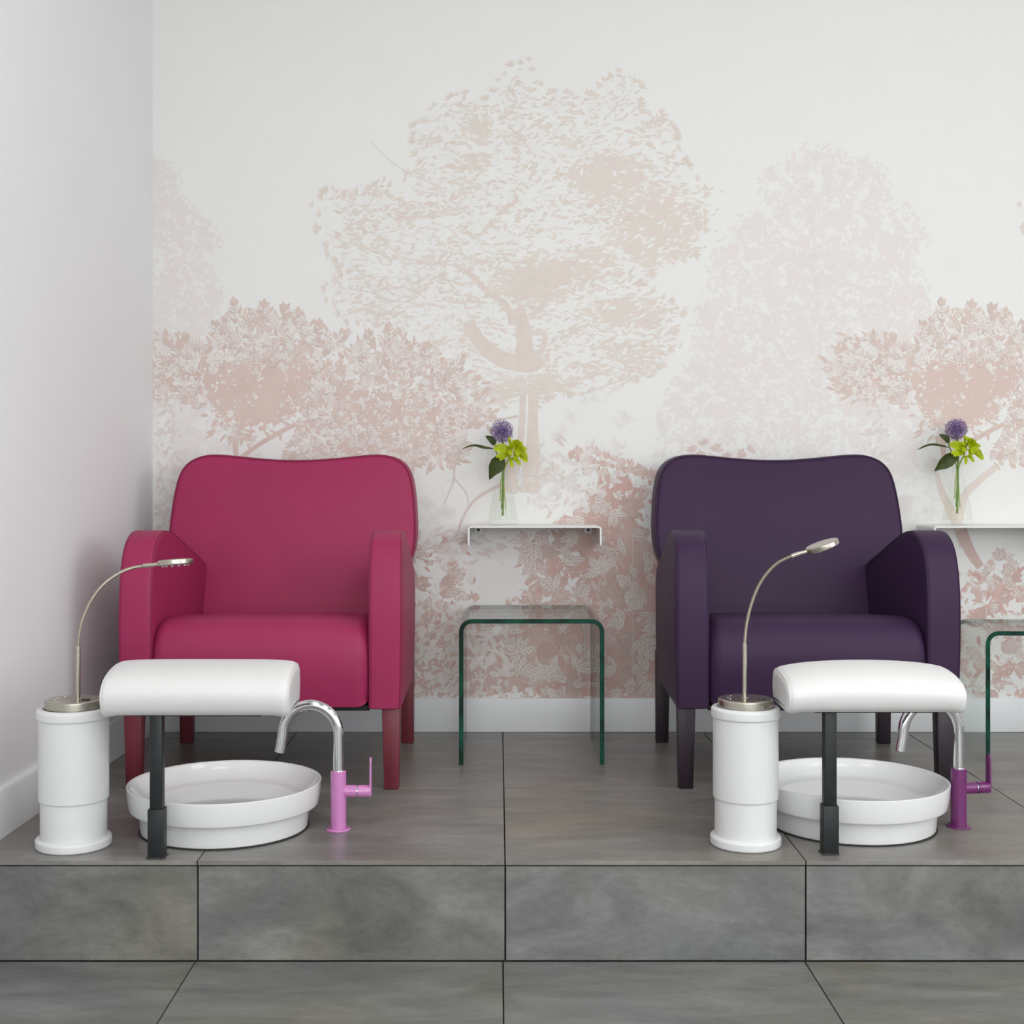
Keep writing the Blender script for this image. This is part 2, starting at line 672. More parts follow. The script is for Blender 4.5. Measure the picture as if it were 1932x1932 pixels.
BLOBS_PINE = [(1235, 430, 95, 95, 1.0), (1150, 335, 95, 65, .9), (900, 235, 34, 36, .9), (890, 305, 58, 26, .8), (1020, 530, 110, 52, .95),
              (1110, 500, 90, 55, .75), (1180, 590, 105, 42, .9), (1195, 670, 80, 52, .75), (1020, 722, 130, 26, .75), (940, 745, 60, 22, .8),
              (1140, 700, 80, 26, .7), (790, 400, 120, 32, .62), (700, 425, 80, 22, .55), (860, 350, 90, 26, .6), (1230, 250, 50, 40, .55),
              (960, 470, 60, 30, .6), (690, 585, 50, 16, .6), (660, 395, 36, 24, .6), (1080, 420, 70, 26, .55), (1290, 390, 46, 20, .9)]
BLOBS_BUSH = [(475, 745, 95, 75, 1.0), (545, 710, 80, 60, .9), (365, 715, 75, 35, .8), (640, 770, 85, 60, .85), (770, 790, 115, 62, .85),
              (870, 800, 45, 36, .75), (450, 650, 80, 34, .55), (560, 650, 80, 30, .6), (310, 690, 50, 30, .6), (720, 845, 150, 28, .95),
              (300, 742, 30, 18, .7), (740, 690, 60, 40, .6), (560, 850, 40, 16, .5)]
BLOBS_LOW = [(1180, 930, 55, 50, .8), (1130, 1000, 90, 60, .85), (1190, 1100, 120, 110, 1.0), (1100, 1220, 180, 120, .95), (1230, 1250, 120, 90, 1.0),
             (960, 1260, 90, 60, .8), (1350, 1150, 220, 200, .9), (1660, 1180, 180, 130, .8), (1090, 905, 30, 22, .45), (860, 1275, 60, 50, .62),
             (2100, 1230, 330, 110, .62), (1880, 1120, 120, 60, .55), (1040, 1090, 60, 70, .6)]

nx, nz = 430, 330
gx = np.linspace(wall_x(WY) - 0.02, XR, nx)
gz = np.linspace(0.0, CZ, nz)
GX, GZ = np.meshgrid(gx, gz)
UU = U0 + GX * F / WY
VV = V0 - (GZ - CAMZ) * F / WY
m_pale = np.zeros_like(UU)
m_pine = np.zeros_like(UU)
m_bush = np.zeros_like(UU)
m_low = np.zeros_like(UU)
m_mist = np.zeros_like(UU)
for k in (-1, 0, 1):
    u = UU - k * PER
    pm = poly_mask(u, VV, PALE, 16)
    fade = np.clip((1010 - VV) / 240, 0.25, 1.0)
    m_pale = np.maximum(m_pale, pm * fade)
    cm = poly_mask(u, VV, CROWN, 14)
    pin = 0.47 * cm
    for b in BLOBS_PINE:
        pin = np.maximum(pin, soft(u, VV, *b) * np.clip(cm * 1.5, 0, 1))
    m_pine = np.maximum(m_pine, pin)
    bmk = poly_mask(u, VV, BUSH, 9)
    bu = 0.46 * bmk
    for b in BLOBS_BUSH:
        bu = np.maximum(bu, soft(u, VV, *b) * np.clip(bmk * 1.4, 0, 1))
    m_bush = np.maximum(m_bush, bu)
    lm = poly_mask(u, VV, LOWER, 34)
    lw = 0.38 * lm
    for b in BLOBS_LOW:
        lw = np.maximum(lw, soft(u, VV, *b) * np.clip(lm * 1.6, 0, 1))
    m_low = np.maximum(m_low, lw)
    for b in ((860, 950, 130, 80, .5), (1080, 900, 90, 60, .5), (870, 1060, 90, 50, .45), (1180, 820, 200, 60, .3), (380, 900, 120, 120, .6), (1560, 1000, 200, 120, .5),
              (820, 1200, 80, 60, .9)):
        m_mist = np.maximum(m_mist, soft(u, VV, *b))

verts = np.stack([GX.ravel(), np.full(GX.size, WY), GZ.ravel()], 1)
idx = np.arange(nx * nz).reshape(nz, nx)
faces = np.stack([idx[:-1, :-1].ravel(), idx[:-1, 1:].ravel(), idx[1:, 1:].ravel(), idx[1:, :-1].ravel()], 1)
nf = len(faces)
# back of the wall, so that it has thickness
cx0, cx1 = gx[0], gx[-1]
ext = np.array([(cx0, WY, 0), (cx1, WY, 0), (cx1, WY, CZ), (cx0, WY, CZ), (cx0, WY + .12, 0), (cx1, WY + .12, 0), (cx1, WY + .12, CZ), (cx0, WY + .12, CZ)])
base = len(verts)
verts = np.vstack([verts, ext])
me = bpy.data.meshes.new('wall_back')
allf = [tuple(f) for f in faces] + [tuple(base + i for i in f) for f in ((5, 4, 7, 6), (0, 4, 5, 1), (3, 2, 6, 7), (0, 3, 7, 4), (1, 5, 6, 2))]
me.from_pydata(verts.tolist(), [], allf)
for nm, chans in (('print_a', (m_pale, m_pine, m_bush)), ('print_b', (m_low, m_mist, np.zeros_like(UU)))):
    at = me.attributes.new(nm, 'FLOAT_COLOR', 'POINT')
    arr = np.ones((len(verts), 4), np.float32)
    arr[:base, 0], arr[:base, 1], arr[:base, 2] = (c.ravel() for c in chans)
    arr[base:, :3] = 0
    at.data.foreach_set('color', arr.ravel())

PAPER = (0.775, 0.775, 0.755)
K_PALE = (0.733, 0.700, 0.682)
K_MIST = (0.705, 0.675, 0.655)
K_PINE = (0.700, 0.628, 0.585)
K_PINE2 = (0.690, 0.640, 0.575)
K_BUSH = (0.640, 0.510, 0.462)
K_BUSH2 = (0.655, 0.545, 0.490)
K_LOW = (0.600, 0.400, 0.362)
K_LOW2 = (0.615, 0.475, 0.425)

t = NT('mural_wallpaper')
co = obj_coords(t)
at = {}
for nm in ('print_a', 'print_b'):
    a = t.node('ShaderNodeAttribute', attribute_name=nm)
    s = t.node('ShaderNodeSeparateColor')
    t.link(a.outputs['Color'], s.inputs[0])
    at[nm] = s.outputs


def layer(col, dens, nz_, k, lo, hi, c):
    """lay one printed tone over the others where texture + local ink density passes a threshold"""
    x = t.math('ADD', nz_, t.math('MULTIPLY', t.math('SUBTRACT', dens, 0.5), k))
    fac = t.math('MULTIPLY', t.step(x, lo, hi), t.step(dens, 0.02, 0.14))
    return t.mix(fac, col, c)


n_leaf = t.noise(co, 62, 2, 0.6, 0.8)
n_mid = t.noise(co, 26, 3, 0.62, 0.5)
n_pale = t.noise(co, 34, 3, 0.66, 0.4)
n_wash = t.noise(co, 7, 2, 0.55)
n_hor = t.noise(t.mapping(co, (1.0, 1, 2.6), (0, R(12), 0)), 36, 3, 0.66, 0.6)
n_soft = t.noise(co, 15, 3, 0.6)
col = t.mix(t.step(n_wash, 0.2, 0.8), PAPER, tuple(c * 0.985 for c in PAPER))
col = layer(col, at['print_b'][1], n_soft, 0.30, 0.46, 0.66, K_MIST)
pale_c = t.mix(t.step(n_wash, .35, .65), K_PALE, tuple(c * f for c, f in zip(K_PALE, (1.0, .975, .98))))
col = layer(col, at['print_a'][0], n_pale, 0.22, 0.50, 0.60, pale_c)
pine_c = t.mix(t.step(n_mid, .4, .6), K_PINE, K_PINE2)
col = layer(col, at['print_a'][1], n_hor, 0.55, 0.53, 0.60, pine_c)
bush_c = t.mix(t.step(n_wash, .4, .65), K_BUSH, K_BUSH2)
col = layer(col, at['print_a'][2], n_leaf, 0.75, 0.50, 0.56, bush_c)
low_c = t.mix(t.step(n_wash, .38, .62), K_LOW, K_LOW2)
low_c = t.mix(t.math('MULTIPLY', t.step(n_mid, .35, .7), 0.3), low_c, tuple(c * 1.13 for c in K_LOW2))
col = layer(col, at['print_b'][0], n_mid, 0.62, 0.46, 0.56, low_c)
sc_ = t.node('ShaderNodeVectorMath', operation='SCALE')
t.link(col, sc_.inputs[0])
sc_.inputs['Scale'].default_value = PB
t.link(sc_.outputs[0], t.b.inputs['Base Color'])
t.set(Roughness=0.7)
t.b.inputs['Specular IOR Level'].default_value = 0.2
me.materials.append(t.m)
wb = bpy.data.objects.new('wall_back', me)
C.objects.link(wb)
wb['kind'] = 'structure'
wb['label'] = 'white wall papered with a pale pink printed woodland mural'

# line work and leaves of the print: flat ink shapes lying on the paper
INK_V, INK_F, INK_C = [], [], []
STACK = {}            # top ink layer over each small cell of paper
CELL = 4.0


def ink_many(polys, col, lay=None):
    """flat patches of one colour, in picture units, laid over whatever ink is already there; returns the layer used"""
    top = 0
    for k in (-1, 0, 1):
        cells, keep = set(), []
        for poly in polys:
            us = [p[0] + k * PER for p in poly]
            if max(us) < UM0 + 3 or min(us) > 2150:
                continue
            us = [max(x, UM0 + 2) for x in us]
            vs = [min(p[1], 1316) for p in poly]
            keep.append((us, vs))
            for i in range(int(min(us) // CELL), int(max(us) // CELL) + 1):
                for j in range(int(min(vs) // CELL), int(max(vs) // CELL) + 1):
                    cells.add((i, j))
        if not keep:
            continue
        L = lay if lay is not None else 1 + max(STACK.get(c, 0) for c in cells)
        for c in cells:
            STACK[c] = max(L, STACK.get(c, 0))
        y = WY - 0.00006 - L * 0.000016
        top = max(top, L)
        for us, vs in keep:
            b = len(INK_V)
            for u_, v_ in zip(us, vs):
                INK_V.append(((u_ - U0) * WY / F, y, CAMZ + (V0 - v_) * WY / F))
                INK_C.append(tuple(x * PB for x in col))
            INK_F.append(tuple(range(b, b + len(us))))
    return top


def ink(poly, col, lay=None):
    return ink_many([poly], col)


def vary(c, a=0.03):
    f = 1 + rng.uniform(-a, a)
    return tuple(x * f for x in c)


def rot2(pts, ang, u, v):
    ca, sa = math.cos(ang), math.sin(ang)
    return [(u + x * ca - y * sa, v + x * sa + y * ca) for x, y in pts]


def leaf_shape(L, W, bend=0.0):
    xs_ = (0, .18, .42, .68, .88, 1.0)
    w_ = (0.05, .34, .5, .38, .16, 0.0)
    up = [(x * L, W * w + bend * L * x * (1 - x)) for x, w in zip(xs_, w_)]
    dn = [(x * L, -W * w + bend * L * x * (1 - x)) for x, w in zip(xs_[-2::-1], w_[-2::-1])]
    return up + dn


def leaf(u, v, L, W, ang, c, lay, out=None, vein=None):
    bend = rng.uniform(-.25, .25)
    if out is not None:
        ink(rot2(leaf_shape(L * 1.06, W + 2.6, bend), ang, u - math.cos(ang) * 1.2, v - math.sin(ang) * 1.2), out, lay)
    ink(rot2(leaf_shape(L, W, bend), ang, u, v), c, lay + 1)
    if vein is not None:
        mid = [(x * L, bend * L * x * (1 - x)) for x in (0.02, .35, .65, .95)]
        vs = [rot2([(x, y + 0.7) for x, y in mid] + [(x, y - 0.5) for x, y in mid[::-1]], ang, u, v)]
        if L > 20:
            for x in (.22, .4, .58, .74):
                for s in (-1, 1):
                    y0 = bend * L * x * (1 - x) + s * .8
                    w = W * 0.40 * (1.15 - abs(x - .4) * 1.4)
                    vs.append(rot2([(x * L, y0), (x * L + .14 * L, y0 + s * w), (x * L + .14 * L + 1.0, y0 + s * w * .95), (x * L + 1.5, y0)], ang, u, v))
        ink_many(vs, vein)


def ribbon(pts, w0, w1, c, lay, n=6):
    q = catmull([(a, b, 0) for a, b in pts], n)
    m = len(q)
    L_, R_ = [], []
    for i in range(m):
        tg = (q[min(i + 1, m - 1)] - q[max(i - 1, 0)]).normalized()
        a = (w0 + (w1 - w0) * i / (m - 1)) / 2
        nn = Vector((-tg.y, tg.x))
        L_.append(tuple(q[i].xy + nn * a))
        R_.append(tuple(q[i].xy - nn * a))
    ink_many([[L_[i], L_[i + 1], R_[i + 1], R_[i]] for i in range(m - 1)], c)


def in_poly(u, v, pts):
    ins = False
    for i in range(len(pts)):
        x0, y0 = pts[i - 1]
        x1, y1 = pts[i]
        if (y0 > v) != (y1 > v) and u < (x1 - x0) * (v - y0) / (y1 - y0) + x0:
            ins = not ins
    return ins


def scatter(pts, n):
    us = [p[0] for p in pts]
    vs = [p[1] for p in pts]
    out = []
    while len(out) < n:
        u, v = rng.uniform(min(us), max(us)), rng.uniform(min(vs), max(vs))
        if in_poly(u, v, pts):
            out.append((u, v))
    return out


def edge_points(pts, step):
    out = []
    for i in range(len(pts)):
        (x0, y0), (x1, y1) = pts[i - 1], pts[i]
        L = math.hypot(x1 - x0, y1 - y0)
        for k in range(max(1, int(L / step))):
            s = (k + rng.uniform(0, 1)) * step / L
            out.append((x0 + (x1 - x0) * s, y0 + (y1 - y0) * s))
    return out


# --- pale distant tree: faint limbs and leaf dabs
ribbon([(1540, 760), (1540, 640), (1535, 520), (1530, 400), (1520, 330)], 24, 4, (0.722, 0.700, 0.676), 1)
for p in ([(1540, 560), (1500, 500), (1470, 450)], [(1540, 540), (1590, 500), (1640, 440)], [(1535, 620), (1480, 590), (1420, 560)], [(1542, 640), (1620, 600), (1690, 560)],
          [(1530, 420), (1500, 370), (1480, 340)], [(1532, 440), (1570, 400), (1600, 340)], [(1540, 700), (1450, 640), (1380, 620)]):
    ribbon(p, 7, 2, (0.728, 0.706, 0.684), 1)
for (u, v) in scatter(PALE, 1500):
    c = vary((0.735, 0.711, 0.691), .010) if rng.random() < .6 else vary((0.768, 0.765, 0.745), .008)
    leaf(u, v, rng.uniform(6, 16), rng.uniform(3, 7), rng.uniform(0, 6.28), c, 2 + int(rng.integers(0, 5)))
for (u, v) in edge_points(PALE[:21], 12):
    leaf(u, v, rng.uniform(7, 15), rng.uniform(4, 7), rng.uniform(0, 6.28), vary((0.735, 0.711, 0.691), .010), 2)

# --- the pine: trunk, limbs, twigs, needle tufts
TR = (0.692, 0.625, 0.575)
tw = [[(625, 378), (680, 425), (720, 452), (758, 485), (800, 492), (850, 500)],
      [(640, 598), (700, 580), (740, 570), (790, 572), (845, 580)], [(672, 505), (700, 545), (730, 570)], [(760, 485), (770, 525), (787, 563)],
      [(700, 268), (735, 302), (775, 328), (820, 350), (850, 380)], [(850, 330), (885, 345), (920, 345)], [(615, 440), (660, 460), (700, 470)],
      [(655, 545), (700, 552), (740, 570)], [(880, 610), (910, 608), (950, 614)], [(960, 160), (975, 190), (960, 215)], [(1190, 170), (1165, 200), (1140, 225)],
      [(1150, 740), (1210, 705), (1260, 690)], [(1090, 745), (1160, 722), (1220, 700)], [(1000, 742), (930, 700), (890, 690)], [(1300, 580), (1250, 585), (1180, 600)],
      [(880, 205), (890, 240)], [(780, 360), (840, 372), (905, 420)], [(820, 470), (870, 480), (910, 500)], [(930, 385), (890, 392), (850, 395)],
      [(700, 445), (760, 430), (800, 400)], [(680, 400), (700, 380), (710, 360)], [(830, 520), (860, 545), (880, 580)], [(1060, 640), (1090, 620), (1120, 640)]]
for p in tw:
    ribbon(p, 1.6, 3.6, vary((0.690, 0.645, 0.600)), 5)
    for _ in range(7):
        i = rng.integers(0, len(p) - 1)
        s = rng.uniform(0, 1)
        u = p[i][0] + (p[i + 1][0] - p[i][0]) * s
        v = p[i][1] + (p[i + 1][1] - p[i][1]) * s
        a = rng.uniform(-math.pi, math.pi)
        L = rng.uniform(14, 38)
        ribbon([(u, v), (u + L * .5 * math.cos(a), v + L * .5 * math.sin(a) + 3), (u + L * math.cos(a + .3), v + L * math.sin(a + .3))], 1.5, 0.8, vary((0.705, 0.665, 0.628)), 5, 3)


def tuft(u, v, size, c, lay, up=-math.pi / 2, spread=1.3, n=7):
    for k in range(n):
        a = up + (k / (n - 1) - .5) * 2 * spread + rng.uniform(-.15, .15)
        leaf(u, v, size * rng.uniform(.7, 1.1), size * .20, a, c, lay)


for (u, v) in scatter(CROWN, 270):       # blotches of needle pads, flattened
    if (u < 960 and v > 590) and rng.random() < .75:
        continue
    c = vary(K_PINE2 if rng.random() < .5 else K_PINE, .02)
    for _ in range(int(rng.integers(4, 9))):
        leaf(u + rng.normal(0, 14), v + rng.normal(0, 5), rng.uniform(8, 20), rng.uniform(3, 7), rng.normal(-.15, .5), c, 7)
for (u, v) in edge_points(CROWN, 15):
    u += rng.normal(0, 5)
    v += rng.normal(0, 5)
    a = math.atan2(v - 470, u - 980)
    tuft(u, v, rng.uniform(9, 17), vary(K_PINE2 if rng.random() < .5 else K_PINE, .02), 7, a, 1.0, 6)
for (u, v) in scatter(CROWN, 420):
    if u < 900 or v < 300 or rng.random() < .25:
        tuft(u, v, rng.uniform(6, 12), vary((0.712, 0.660, 0.618), .02), 7, rng.uniform(-2.6, -.5), 1.3, 6)
ribbon([(1003, 742), (1000, 800), (1003, 860), (1000, 930)], 27, 34, TR, 3)
ribbon([(985, 742), (984, 800), (978, 860)], 7, 12, vary(K_PINE), 4)
ribbon([(995, 745), (993, 800), (989, 850)], 4, 5, PAPER, 6)
ribbon([(978, 835), (968, 880), (960, 930)], 24, 30, TR, 2)
ribbon([(985, 690), (990, 650), (985, 610), (978, 580)], 36, 22, TR, 3)
ribbon([(883, 606), (895, 632), (920, 660), (955, 680), (1000, 686), (1018, 672)], 24, 36, TR, 4)
ribbon([(1004, 628), (1028, 632), (1022, 660), (1010, 668)], 9, 12, TR, 4)
ribbon([(968, 612), (955, 575), (925, 555), (890, 520), (855, 498)], 13, 8, TR, 4)
ribbon([(1000, 600), (1022, 575), (1040, 545), (1065, 525)], 10, 4, TR, 4)
ribbon([(965, 572), (985, 562), (1010, 540)], 9, 4, TR, 4)
ribbon([(912, 438), (935, 410), (955, 392), (978, 374)], 7, 11, K_PINE, 4)
ribbon([(958, 238), (985, 262), (1003, 290)], 5, 3, K_PINE, 4)
for (u, v) in scatter(CROWN, 800):       # light gaps between needle pads
    if (u > 820 or rng.random() < .3) and not (865 < u < 1040 and v > 500):
        a = rng.normal(0.0, .5) + (0.35 if u < 980 else -.3)
        leaf(u, v, rng.uniform(7, 24), rng.uniform(2.5, 7), a, vary((0.768, 0.765, 0.745), .008), 9 + int(rng.integers(0, 5)))
for (u, v) in scatter(CROWN, 500):
    if u > 960:
        leaf(u, v, rng.uniform(8, 20), rng.uniform(2, 4.5), rng.normal(-.25, .4), vary(K_PINE, .015), 15 + int(rng.integers(0, 4)))

# --- the pink bush: stems, silhouette leaves, pale outlined leaves
ribbon([(447, 870), (444, 840), (446, 815)], 9, 12, K_BUSH, 3)
ribbon([(452, 866), (490, 838), (535, 812), (560, 800)], 9, 8, K_BUSH, 3)
for (u, v) in edge_points(BUSH, 10):
    a = math.atan2(v - 760, u - (480 if u < 600 else 740)) + rng.normal(0, .5)
    leaf(u + rng.normal(0, 4), v + rng.normal(0, 4), rng.uniform(12, 25), rng.uniform(5, 8.5), a, vary(K_BUSH2, .03), 8 + int(rng.integers(0, 3)))
LIGHT_B = (0.730, 0.692, 0.662)
OUT_B = (0.610, 0.505, 0.468)


def spray(u, v, n, L, W, c, out, lay, vein=None, up=None):
    a0 = rng.uniform(0, 6.28) if up is None else up
    for k in range(n):
        a = a0 + (k - (n - 1) / 2) * rng.uniform(.45, .7)
        leaf(u, v, L * rng.uniform(.75, 1.15), W * rng.uniform(.8, 1.15), a, vary(c, .035), lay, out, vein)


def core(u, v):
    return ((u - 478) / 100) ** 2 + ((v - 752) / 62) ** 2 < 1 or ((u - 545) / 40) ** 2 + ((v - 735) / 40) ** 2 < 1


k = 0
for (u, v) in scatter(BUSH, 1350):
    if core(u, v) and rng.random() < .96:
        continue
    k += 1
    lay = 12 + 3 * int(rng.integers(0, 9))
    up = math.atan2(v - 790, u - (470 if u < 600 else 740)) + rng.normal(0, .6)
    c = LIGHT_B if rng.random() < .5 else (K_BUSH2 if rng.random() < .6 else (0.69, 0.61, 0.575))
    spray(u, v, int(rng.integers(2, 5)), rng.uniform(11, 19), rng.uniform(4.2, 7.0), c, OUT_B if rng.random() < .55 else None, lay, None, up)
for (u, v) in scatter(BUSH, 500):
    leaf(u, v, rng.uniform(5, 11), rng.uniform(1.6, 3.2), rng.uniform(0, 6.28), vary((0.745, 0.715, 0.69), .02), 42)

for (u, v, h, a) in ((443, 612, 40, -1.62), (496, 600, 24, -1.5), (541, 606, 24, -1.75), (556, 612, 22, -1.35), (600, 632, 20, -1.5), (640, 648, 22, -1.0), (735, 645, 26, -1.6),
                     (700, 652, 20, -1.7), (320, 655, 22, -1.8), (335, 662, 26, -1.2), (800, 676, 22, -1.3), (420, 632, 22, -2.2), (860, 700, 24, -1.1)):
    ca, sa = math.cos(a), math.sin(a)
    ribbon([(u, v), (u + ca * h, v + sa * h)], 1.8, 1.0, OUT_B, 0, 2)
    for k in range(3):
        f = .25 + .32 * k
        for s_ in (-1, 1):
            leaf(u + ca * h * f, v + sa * h * f, rng.uniform(12, 17), 6, a + s_ * rng.uniform(.5, .9), vary(LIGHT_B if rng.random() < .5 else K_BUSH2, .03), 0, OUT_B)
    leaf(u + ca * h, v + sa * h, 14, 6, a, vary(K_BUSH2), 0, OUT_B)

# --- undergrowth: big veined leaves on a pink ground, fading to the left
LIGHT_L = (0.712, 0.665, 0.628)
OUT_L = (0.530, 0.395, 0.355)
for (u, v) in scatter(LOWER, 420):
    if 1262 < u < 1700 and v > 900:
        continue
    leaf(u, v, rng.uniform(8, 22), rng.uniform(4, 10), rng.uniform(0, 6.28), vary(K_LOW if rng.random() < .7 else K_LOW2, .04), 52)
for (u, v) in scatter(LOWER, 1080):
    if 1262 < u < 1700 and v > 900:
        continue
    dens = 0.5
    for b in BLOBS_LOW[:7]:
        dens = max(dens, float(soft(np.array(u), np.array(v), *b)))
    if rng.random() > dens:
        continue
    lay = 12 + 4 * int(rng.integers(0, 9))
    far = v < 960
    L = rng.uniform(9, 17) if far else rng.uniform(19, 40)
    if u > 1700 or u < 900:
        L *= .7
    nn = int(rng.integers(1, 5))
    c = LIGHT_L if rng.random() < .74 else ((0.60, 0.47, 0.425) if rng.random() < .6 else K_LOW)
    spray(u, v, nn, L, L * rng.uniform(.34, .46), c, OUT_L if rng.random() < .8 else (0.70, 0.64, 0.60), lay, (0.575, 0.450, 0.410) if not far else None)
    if rng.random() < .35:
        for _ in range(6):
            leaf(u + rng.normal(0, 7), v + rng.normal(0, 7), rng.uniform(3, 6), rng.uniform(2, 3.5), rng.uniform(0, 6.28), vary((0.71, 0.66, 0.62), .02), 50)
for (u, v) in scatter(LOWER, 60):
    if 1262 < u < 1700 or v < 980:
        continue
    a = rng.uniform(-2.6, -.5)
    L = rng.uniform(30, 80)
    ribbon([(u, v), (u + L * .5 * math.cos(a) + 4, v + L * .5 * math.sin(a)), (u + L * math.cos(a), v + L * math.sin(a))], 2.4, 1.2, vary((0.70, 0.65, 0.61)), 54, 4)
# upper fringe of the undergrowth and the rosettes above the dark chair
for (u, v) in edge_points([(1070, 862), (1110, 850), (1150, 865), (1190, 880), (1240, 900), (1262, 905), (1240, 905)], 7):
    spray(u, v, 3, rng.uniform(9, 17), 5.5, K_LOW2 if rng.random() < .5 else (0.66, 0.54, 0.50), None, 50, None, rng.uniform(-2.6, -.5))
for (u, v) in ((1310, 850), (1330, 838), (1350, 850), (1320, 862), (1345, 868), (1400, 862), (1415, 850), (1300, 868), (1372, 866)):
    spray(u, v, 5, rng.uniform(10, 17), 6, (0.66, 0.56, 0.525), (0.60, 0.50, 0.47), 14, None, rng.uniform(-2.4, -.7))
# loose dabs at the lower left of the gap between the chairs, and thin drooping twigs
for _ in range(330):
    u, v = rng.uniform(775, 960), rng.normal(1240, 48)
    if v > 1310 or v < 1140 + (u - 780) * .25:
        continue
    leaf(u, v, rng.uniform(10, 26), rng.uniform(5, 11), rng.uniform(0, 6.28), vary((0.60, 0.455, 0.425) if rng.random() < .42 else (0.70, 0.655, 0.635), .03), 16 + int(rng.integers(0, 9)))
TWC = (0.655, 0.570, 0.535)
for p, w in (([(868, 842), (858, 880), (855, 910), (838, 950)], 4), ([(855, 900), (880, 930), (884, 955)], 2.5), ([(945, 915), (915, 930), (890, 950), (870, 985), (866, 1005)], 7),
             ([(866, 1005), (850, 1020), (825, 1030), (790, 1040)], 5), ([(978, 785), (950, 790), (910, 795)], 5), ([(880, 1010), (850, 1000), (815, 1015)], 3)):
    ribbon(p, w, w * .5, TWC, 6)
for (u, v) in ((840, 1010), (812, 1022), (860, 1032), (900, 1035), (930, 1040), (870, 1065), (850, 1040), (830, 1060), (905, 1015), (945, 1030), (990, 1020)):
    for _ in range(4):
        leaf(u + rng.normal(0, 14), v + rng.normal(0, 7), rng.uniform(10, 26), rng.uniform(5, 9), rng.normal(0, .5), vary((0.700, 0.640, 0.602), .03), 8)
for _ in range(150):
    u, v = rng.normal(1065, 45), rng.normal(905, 34)
    leaf(u, v, rng.uniform(8, 24), rng.uniform(4, 9), rng.uniform(0, 6.28), vary((0.71, 0.67, 0.645) if rng.random() < .7 else (0.67, 0.60, 0.56), .02), 8 + int(rng.integers(0, 4)))
for _ in range(160):
    u, v = rng.uniform(298, 345), rng.uniform(770, 1010)
    leaf(u, v, rng.uniform(8, 22), rng.uniform(5, 10), rng.uniform(0, 6.28), vary((0.69, 0.635, 0.61) if rng.random() < .6 else (0.735, 0.72, 0.70), .02), 2 + int(rng.integers(0, 6)))
# branch of the repeat under the second shelf
ribbon([(1880 - PER, 880), (1850 - PER, 905), (1820 - PER, 935), (1808 - PER, 985)], 11, 17, (0.70, 0.63, 0.585), 5)
ribbon([(1768 - PER, 895), (1778 - PER, 930), (1800 - PER, 975), (1822 - PER, 1030)], 7, 24, (0.69, 0.615, 0.57), 5)
ribbon([(1812 - PER, 1000), (1830 - PER, 1040), (1850 - PER, 1070)], 24, 15, (0.60, 0.46, 0.42), 6)
# paper joint
ribbon([(1194, 1000), (1194, 1316)], 1.6, 1.6, (0.66, 0.60, 0.555), 60, 2)

# join the ink into one flat layer of print
INK_V = np.array(INK_V, np.float32)
me = bpy.data.meshes.new('foliage_print')
me.from_pydata(INK_V.tolist(), [], INK_F)
a = me.attributes.new('ink', 'FLOAT_COLOR', 'POINT')
arr = np.ones((len(INK_V), 4), np.float32)
arr[:, :3] = np.array(INK_C, np.float32)
a.data.foreach_set('color', arr.ravel())
t = NT('printed_ink')
a = t.node('ShaderNodeAttribute', attribute_name='ink')
n = t.noise(obj_coords(t), 40, 3)
mu = t.node('ShaderNodeMix', data_type='RGBA', blend_type='MULTIPLY')
mu.inputs[0].default_value = 1
t.link(a.outputs['Color'], mu.inputs[6])
t.link(t.ramp(n, [(0.3, (0.96, 0.955, 0.95)), (0.7, (1.03, 1.03, 1.03))]), mu.inputs[7])
t.link(mu.outputs[2], t.b.inputs['Base Color'])
t.set(Roughness=0.7)
t.b.inputs['Specular IOR Level'].default_value = 0.2
me.materials.append(t.m)
fp = bpy.data.objects.new('foliage_print', me)
C.objects.link(fp)
fp.parent = wb
fp['kind'] = 'stuff'
fp['label'] = 'pale pink trees and leaves printed on the wallpaper'

